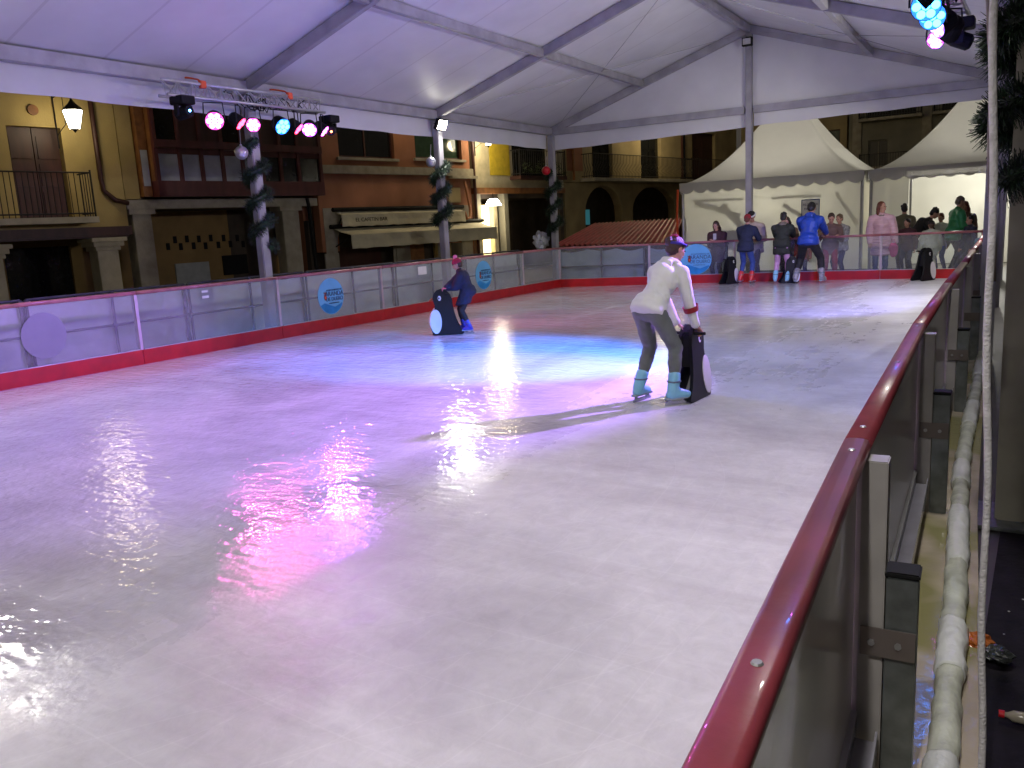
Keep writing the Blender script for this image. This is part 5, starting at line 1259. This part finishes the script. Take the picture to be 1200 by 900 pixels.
        bt_ = fuse(q, 'skate_boot' if feet == 'skate' else 'shoe', m_, r, voxel=.008, it=3)
        if feet == 'skate':
            c0 = V((A.x, A.y, 0)); P8 = lambda a, h, d: c0+td*a*k+sd_*d+V((0, 0, h))
            MB().prism([(-.085, base+.012), (.19, base+.012), (.195, base-.006), (-.09, base-.006)], P8, -.032*k, .032*k).build('sole', MT['skate_sole'], bt_, bevel=.003)
            MB().prism([(-.095, .0), (-.10, .02), (-.075, .028), (-.06, base-.0065), (-.03, base-.0065), (-.02, .032), (.10, .032), (.115, base-.0065), (.16, base-.0065), (.175, .03), (.20, .018), (.205, .008), (.19, 0)], P8, -.0025, .0025).build('blade', MT['blade'], bt_)
            MB().tube([A+(kne[i]-A)*.20+(td*cos(a)+sd_*sin(a))*.0635*k for a in [2*pi*t/16 for t in range(17)]], .008*k, 6).build('ankle_strap', MT['strap'], bt_)
    # --- hair / hat
    if hairm:
        h_ = MB(); h_.ell(P_(0, -.022, .032), (.083*kk, .094*kk, .094*kk), HM, 18, 12)
        h_.ell(P_(0, -.05, -.01), (.078*kk, .065*kk, .08*kk), HM)
        if hair == 'long':
            for s in (-1, 1): h_.chain([P_(s*.06, -.02, .02), P_(s*.082, -.03, -.07), P_(s*.085, -.035, -.16)], [.035*kk, .033*kk, .028*kk])
            h_.chain([P_(0, -.06, .0), P_(0, -.085, -.10), P_(0, -.09, -.20)], [.07*kk, .06*kk, .045*kk])
        elif hair == 'bun': h_.ell(P_(0, -.11, .045), .042*kk)
        elif hair == 'pony': h_.ell(P_(0, -.10, .06), .032*kk); h_.chain([P_(0, -.105, .05), P_(0, -.15, -.02), P_(0, -.14, -.14)], [.028*kk, .03*kk, .016*kk])
        elif hair == 'messy':
            random.seed(int(x*100) % 97)
            for t in range(16): a, c = random.random()*2*pi, random.uniform(.2, 1.2); h_.ell(P_(.075*cos(a)*sin(c), -.03+.08*sin(a)*sin(c), .035+.085*cos(c)), .028*kk)
        fuse(h_, 'hair', MT[hairm], r, voxel=.009, it=2, wrinkle=.005, wscale=45)
    if hat:
        h_ = MB()
        if hatstyle == 'beanie':
            h_.ell(P_(0, -.012, .052), (.088*kk, .102*kk, .082*kk), HM, 20, 12); 
            for t in range(14):
                a = 2*pi*t/14; a2 = 2*pi*(t+1)/14; h_.cone(P_(.083*cos(a), -.010+.098*sin(a), .030+.0*sin(a)), P_(.083*cos(a2), -.010+.098*sin(a2), .030), .014*kk, .014*kk, 6)
        ht = fuse(h_, 'hat', MT[hat], r, voxel=.009, it=2, wrinkle=.003, wscale=60) if hatstyle == 'beanie' else None
        if hatstyle == 'cap':
            h_.ell(P_(0, -.012, .058), (.084*kk, .098*kk, .070*kk), HM, 20, 12); ht = fuse(h_, 'hat', MT[hat], r, voxel=.009, it=2)
            MB().tube([P_(.088*cos(2*pi*t/20), -.008+.103*sin(2*pi*t/20), .045) for t in range(21)], .018*kk, 8, cap=False).build('hat_band', MT['paper'], ht)
    return dict(root=r, wri=wri, elb=elb, sh=sh, P=P_, HM=HM, kk=kk, k=k, nb=nb, F=F, T=T, hc=hc)
MT['skate_sole'] = mat('pale_skate_sole', (.3, .36, .42), .4); MT['blade'] = mat('skate_blade', (.45, .47, .5), .25, .9); MT['strap'] = mat('grey_skate_strap', (.10, .14, .18), .5)
MT['c_white'] = cl('white_hoodie', (.70, .71, .68), .85, .25, 18, .05); MT['c_greytr'] = cl('grey_leggings', (.125, .14, .13), .8, .2, 30, .12)
MT['sk_cyan'] = mat('light_blue_skate_plastic', (.22, .52, .68), .3, var=.12); MT['c_navy'] = cl('navy_cloth', (.012, .018, .05)); MT['c_black'] = cl('black_cloth', (.012, .011, .013))
MT['sk_violet'] = mat('blue_violet_skate_plastic', (.06, .05, .36), .3, var=.3); MT['c_crimson'] = cl('crimson_wool', (.32, .02, .06), .9, .5, 90); MT['c_pink'] = cl('pink_wool', (.62, .18, .32), .9, .4, 80)
MT['c_maroon'] = cl('maroon_coat', (.055, .018, .025)); MT['c_jeans'] = cl('blue_jeans', (.035, .07, .26)); MT['c_jeans2'] = cl('washed_jeans', (.07, .12, .20)); MT['sk_red'] = mat('red_skate_plastic', (.62, .02, .03), .3)
MT['c_beige'] = cl('beige_jacket', (.52, .42, .33)); MT['c_grey'] = cl('grey_brown_cloth', (.11, .085, .08)); MT['c_olive'] = cl('olive_black_parka', (.022, .026, .018)); MT['c_pinktr'] = cl('pale_pink_trousers', (.55, .30, .48))
MT['c_blue'] = cl('royal_blue_jacket', (.008, .05, .36), .5); MT['c_brown'] = cl('brown_coat', (.14, .08, .06)); MT['c_camo'] = mat('grey_patterned_jacket', (.26, .25, .24), .8, var=.65, vscale=28)
MT['c_puffer'] = mat('pink_puffer', (.64, .40, .48), .45, var=.1, vscale=4, bump=.9, bscale=4, stretch=(.5, .5, 9)); MT['c_fur'] = cl('greyish_fur', (.22, .18, .15), .95, .9, 120); MT['c_green'] = mat('green_puffer', (.03, .26, .09), .42, var=.1, vscale=4, bump=.8, bscale=4, stretch=(.5, .5, 10))
MT['c_olive2'] = cl('olive_jacket', (.16, .15, .09)); MT['c_wgrey'] = cl('white_green_kid_jacket', (.62, .66, .52)); MT['c_redc'] = cl('red_cloth', (.30, .015, .02)); MT['c_blpurp'] = cl('blue_purple_knit', (.04, .03, .26), .9, .5, 80)
MT['sk_white'] = mat('white_black_hockey_skate', (.25, .24, .26), .35, var=.5, vscale=20); MT['c_lblue'] = cl('light_blue_cloth', (.14, .33, .42))

GI = 'skaters out on the ice'
# main skater
SX, SY, SRZ = -2.73, 6.50, radians(-16)
PN = (-2.54, 6.80)
def loc(rx, ry, rz, wx, wy, wz): dx, dy = wx-rx, wy-ry; return V((dx*cos(rz)+dy*sin(rz), -dx*sin(rz)+dy*cos(rz), wz))
pr_ = radians(-3)
penguin(PN[0], PN[1], pr_, 'penguin skating aid gripped by the skater in the white hoodie', .94)
hx = lambda s: (PN[0]+cos(pr_)*s*.06+sin(pr_)*.05, PN[1]+sin(pr_)*s*.06-cos(pr_)*.05)
hL = loc(SX, SY, SRZ, *hx(-1.2), .60); hR = loc(SX, SY, SRZ, *hx(1.4), .60)
m = person('skater in white hoodie and grey leggings bending over a penguin aid', SX, SY, SRZ, 1.46, 'c_white', 'c_greytr', 'skate', 'sk_cyan', 'h_brown', 'bun', lean=46, foot=((-.16, -.03, 4), (.17, .02, -24)), hands=(hL, hR), hipback=.07, crouch=.0, nod=-2, hem=.03, puff=1.0, group=GI, voxel=.009, curl=.85, wide=.98, sleeve=.95, legr=1.3, wr=.007, turn=-12)
# headband, hood, sleeve band, laces of the main skater
P_, HM, kk = m['P'], m['HM'], m['kk']
h_ = MB()
for t in range(16):
    a = 2*pi*t/16; a2 = 2*pi*(t+1)/16; f_ = lambda a: P_(.088*cos(a), -.016+.096*sin(a), .040+.014*sin(a)); h_.cone(f_(a), f_(a2), .015*kk, .015*kk, 8)
hb_ = fuse(h_, 'headband', MT['c_blpurp'], m['root'], voxel=.008, it=2, wrinkle=.002, wscale=60)
h_ = MB(); h_.ell(P_(-.03, -.03, .115), (.045*kk, .05*kk, .022*kk), HM); h_.ell(P_(.02, -.06, .108), .024*kk); fuse(h_, 'hair_tie', MT['c_crimson'], m['root'], voxel=.007, it=2, wrinkle=.004, wscale=60)
h_ = MB(); nb, F, T, k_ = m['nb'], m['F'], m['T'], m['k']; sx = V((1, 0, 0))
for t in range(9):
    a = pi*1.0+pi*t/8; a2 = pi*1.0+pi*(t+1)/8
    if t < 8: h_.cone(nb+sx*cos(a)*.10*k_+F*(sin(a)*.095)*k_+T*.01, nb+sx*cos(a2)*.10*k_+F*(sin(a2)*.095)*k_+T*.01, .034*k_, .034*k_, 8)
h_.ell(nb-F*.10*k_-T*.05, (.10*k_, .035*k_, .085*k_), Matrix.Rotation(-radians(44), 3, 'X')); fuse(h_, 'hood', MT['c_white'], m['root'], voxel=.009, it=3, wrinkle=.007, wscale=22)
for i in (1,):
    a = m['elb'][i].lerp(m['wri'][i], .18); b_ = m['elb'][i].lerp(m['wri'][i], .40)
    d = (b_-a).normalized(); MB().tube([a, a.lerp(b_, .5), b_], [.078*k_, .074*k_, .070*k_], 18, cap=False).build('sleeve_band', MT['c_redc'], m['root'], smooth=True)

# child with penguin
CX, CY, CRZ = -7.20, 10.10, radians(121)
CP = (CX-sin(CRZ)*.33, CY+cos(CRZ)*.33)
penguin(CP[0], CP[1], CRZ+radians(4), 'penguin skating aid pushed by the small child in navy')
hL = loc(CX, CY, CRZ, CP[0]+.06, CP[1]+.05, .68); hR = loc(CX, CY, CRZ, CP[0]+.10, CP[1]-.07, .68)
m = person('small child in navy coat and crimson pompom hat pushing a penguin', CX, CY, CRZ, 1.06, 'c_navy', 'c_black', 'skate', 'sk_violet', 'h_brown', 'short', lean=20, foot=((-.09, -.04, 6), (.09, .06, -6)), hands=(hL, hR), hipback=.04, crouch=.0, hem=.17, puff=2.3, wide=1.05, hood='c_fur', hat='c_crimson', group=GI, voxel=.009, glove='c_pink', curl=.8, collar='c_pink', nod=6)
MB().ell(m['P'](0, -.02, .155), .032, nu=12, nv=8).build('pompom', MT['c_pink'], m['root'])

RZ0, RZB = 0.0, pi
gO, gB = 'skaters leaning on the far barrier', 'onlookers behind the far barrier'
# penguins at the far end
penguin(-5.97, 18.55, radians(-22), 'penguin skating aid standing alone left of the red skates', .9)
penguin(-4.68, 18.66, radians(-60), 'penguin skating aid beside the pale pink trousers', .85)
penguin(-2.10, 19.02, radians(-28), 'penguin skating aid parked alone by the far right barrier', .98)
# on the ice, leaning on the barrier
person('person in navy jacket, blue jeans and red skates leaning on the barrier', -5.62, 18.55, radians(-4), 1.46, 'c_navy', 'c_jeans', 'skate', 'sk_red', 'h_red', 'short', lean=14, foot=((-.12, 0, 6), (.13, 0, -6)), hands=((-.14, .44, 1.00), (.16, .43, 1.00)), hem=.06, puff=1.6, hat='c_redc', group=gO)
person('person in dark parka, pale pink trousers and light blue skates', -4.84, 18.58, radians(6), 1.48, 'c_olive', 'c_pinktr', 'skate', 'sk_cyan', 'h_black', 'messy', lean=22, foot=((-.13, -.05, 8), (.12, -.05, -8)), hands=((-.12, .5, 1.02), (.14, .5, 1.02)), hem=.14, puff=1.8, hood='c_fur', hipback=.05, group=gO, nod=10)
person('tall man in royal blue jacket and black trousers on hockey skates', -4.27, 18.55, radians(2), 1.80, 'c_blue', 'c_black', 'skate', 'sk_white', 'h_black', 'short', lean=24, foot=((-.27, -.02, 10), (.27, -.02, -10)), hands=((-.22, .60, 1.02), (.24, .60, 1.02)), hem=.03, puff=2.0, wide=1.05, hipback=.10, crouch=.10, nod=18, legr=1.8, hood='c_blue', group=gO)
# behind the barrier
m = person('woman in maroon coat looking at her phone', -6.50, 19.32, RZB-.1, 1.45, 'c_maroon', 'c_black', 'shoe', 'black', 'h_brown', 'long', lean=6, hands=((-.05, .22, .98), (.06, .22, 1.0)), nod=22, hem=.16, puff=1.8, hood='c_maroon', group=gB, z=-.05)
ph = empty('phone', (-6.49, 19.09, 1.03), 'phone held by the woman in the maroon coat', 'phone'); MB().box(-6.535, -6.46, 19.085, 19.095, .965, 1.105).build('case', MT['lens_off'], ph, bevel=.004); MB().box(-6.53, -6.465, 19.096, 19.098, .97, 1.10).build('screen', glow('phone_screen', (.5, .7, 1), .6), ph)
person('man in beige jacket and white-banded dark cap leaning forward', -5.70, 19.48, RZB, 1.66, 'c_beige', 'c_grey', 'shoe', 'black', 'h_black', 'short', lean=16, hands=((-.18, .36, .98), (.18, .36, .98)), nod=24, hem=.10, puff=1.8, hat='c_black', hatstyle='cap', skin='skin2', group=gB, z=-.05)
person('brown-haired person behind the barrier facing the dark parka', -4.98, 19.58, RZB+.15, 1.50, 'c_brown', 'c_black', 'shoe', 'black', 'h_brown', 'long', lean=20, hands=((-.14, .36, 1.0), (.16, .36, 1.0)), nod=22, hem=.10, puff=1.4, group=gB, z=-.05)
person('child in red jacket between the dark parka and the blue jacket', -4.66, 19.62, RZB, 1.10, 'c_redc', 'c_black', 'shoe', 'black', 'h_black', 'short', lean=4, hem=.10, puff=1.4, group=gB, z=-.05)
person('person in brown coat half hidden right of the blue jacket', -4.08, 19.66, RZB+.3, 1.52, 'c_brown', 'c_redc', 'shoe', 'black', 'h_brown', 'short', lean=16, hands=((-.12, .34, 1.0), (.2, .34, 1.0)), nod=20, hem=.12, puff=1.5, group=gB, z=-.05)
person('girl in grey patterned jacket with tied-back hair looking down', -3.98, 20.25, RZB-.35, 1.46, 'c_camo', 'c_navy', 'shoe', 'black', 'h_light', 'bun', lean=3, hands=((-.08, .24, 1.0), (.10, .24, .98)), nod=14, hem=.07, puff=1.5, group=gB, z=-.05)
m = person('woman in long pink puffer coat with fur hood holding a pink bag', -3.12, 20.2, RZB+.12, 1.68, 'c_puffer', 'c_jeans2', 'shoe', 'black', 'h_red', 'long', lean=0, hem=.21, puff=2.2, hood='c_fur', turn=52, group=gB, z=-.05, hands=(None, (.22, .12, .80)))
hg = empty('hand_bag', (-2.80, 20.08, .55), 'bright pink shiny bag hanging from the puffer-coated woman\'s hand', 'bag')
mb = MB(); mb.ell((-2.84, 20.05, .58), (.11, .05, .15), None, 16, 10)
for v_ in mb.v: v_ += V((noise.noise(v_*14), noise.noise(v_*14+V((3, 0, 0))), noise.noise(v_*13+V((0, 5, 0)))))*.03
mb.build('pouch', mat('shiny_pink', (.62, .08, .26), .22), hg, smooth=True); MB().tube([(-2.89, 20.05, .70), (-2.87, 20.06, .80), (-2.83, 20.06, .81), (-2.80, 20.05, .70)], .009, 6).build('strap', MT['c_pink'], hg)
gT = 'people waiting in front of the open tent'
person('dark-haired person in olive jacket standing with back turned', -2.98, 22.6, radians(15), 1.60, 'c_olive2', 'c_black', 'shoe', 'black', 'h_black', 'messy', hem=.08, puff=1.5, group=gT, z=-.05, face=False)
person('child in dark maroon top at the left of the waiting group', -2.72, 21.3, RZB-.3, 1.26, 'c_maroon', 'c_navy', 'shoe', 'black', 'h_black', 'short', hem=.08, puff=1.4, nod=12, group=gT, z=-.05)
person('person in black jacket bending over towards the children', -2.5, 21.9, radians(-80), 1.66, 'c_black', 'c_black', 'shoe', 'black', 'h_black', 'messy', lean=48, hipback=.22, hem=.08, puff=2.0, nod=10, group=gT, z=-.05, face=False, hands=((-.15, .45, .85), (.15, .45, .85)))
person('child in pale green and white jacket facing the tent', -2.20, 20.9, radians(20), 1.20, 'c_wgrey', 'c_wgrey', 'shoe', 'black', 'h_light', 'short', hem=.16, puff=1.9, hat='c_black', group=gT, z=-.05, face=False)
person('small child with rosy face and light blue jacket', -2.12, 22.2, RZB-.4, 1.34, 'c_wgrey', 'c_jeans', 'shoe', 'black', 'h_red', 'messy', hem=.08, puff=1.6, nod=6, group=gT, z=-.05)
person('man in green puffer jacket with short greying hair', -1.84, 21.8, radians(-62), 1.72, 'c_green', 'c_navy', 'shoe', 'black', 'h_grey', 'short', lean=8, hem=.08, puff=2.4, group=gT, z=-.05, nod=14, hands=((-.1, .35, .95), (.15, .35, .95)))
person('red-haired woman close to the man in green', -1.62, 22.3, radians(150), 1.60, 'c_brown', 'c_black', 'shoe', 'black', 'h_red', 'long', lean=8, hem=.10, puff=1.4, nod=10, group=gT, z=-.05)
person('dark-haired child in navy at the right of the group', -1.40, 20.9, radians(120), 1.28, 'c_navy', 'c_black', 'shoe', 'black', 'h_black', 'messy', lean=8, hem=.10, puff=1.8, group=gT, z=-.05)
person('small child in pink hat at the far right corner', -1.14, 20.15, RZB+.3, 1.00, 'c_lblue', 'c_navy', 'shoe', 'black', 'h_brown', 'short', hem=.10, puff=1.6, hat='c_pink', group=gT, z=-.05)
bpy.data.scenes.remove(TMP)
for o in bpy.data.objects:
    if '_o' in o: del o['_o']
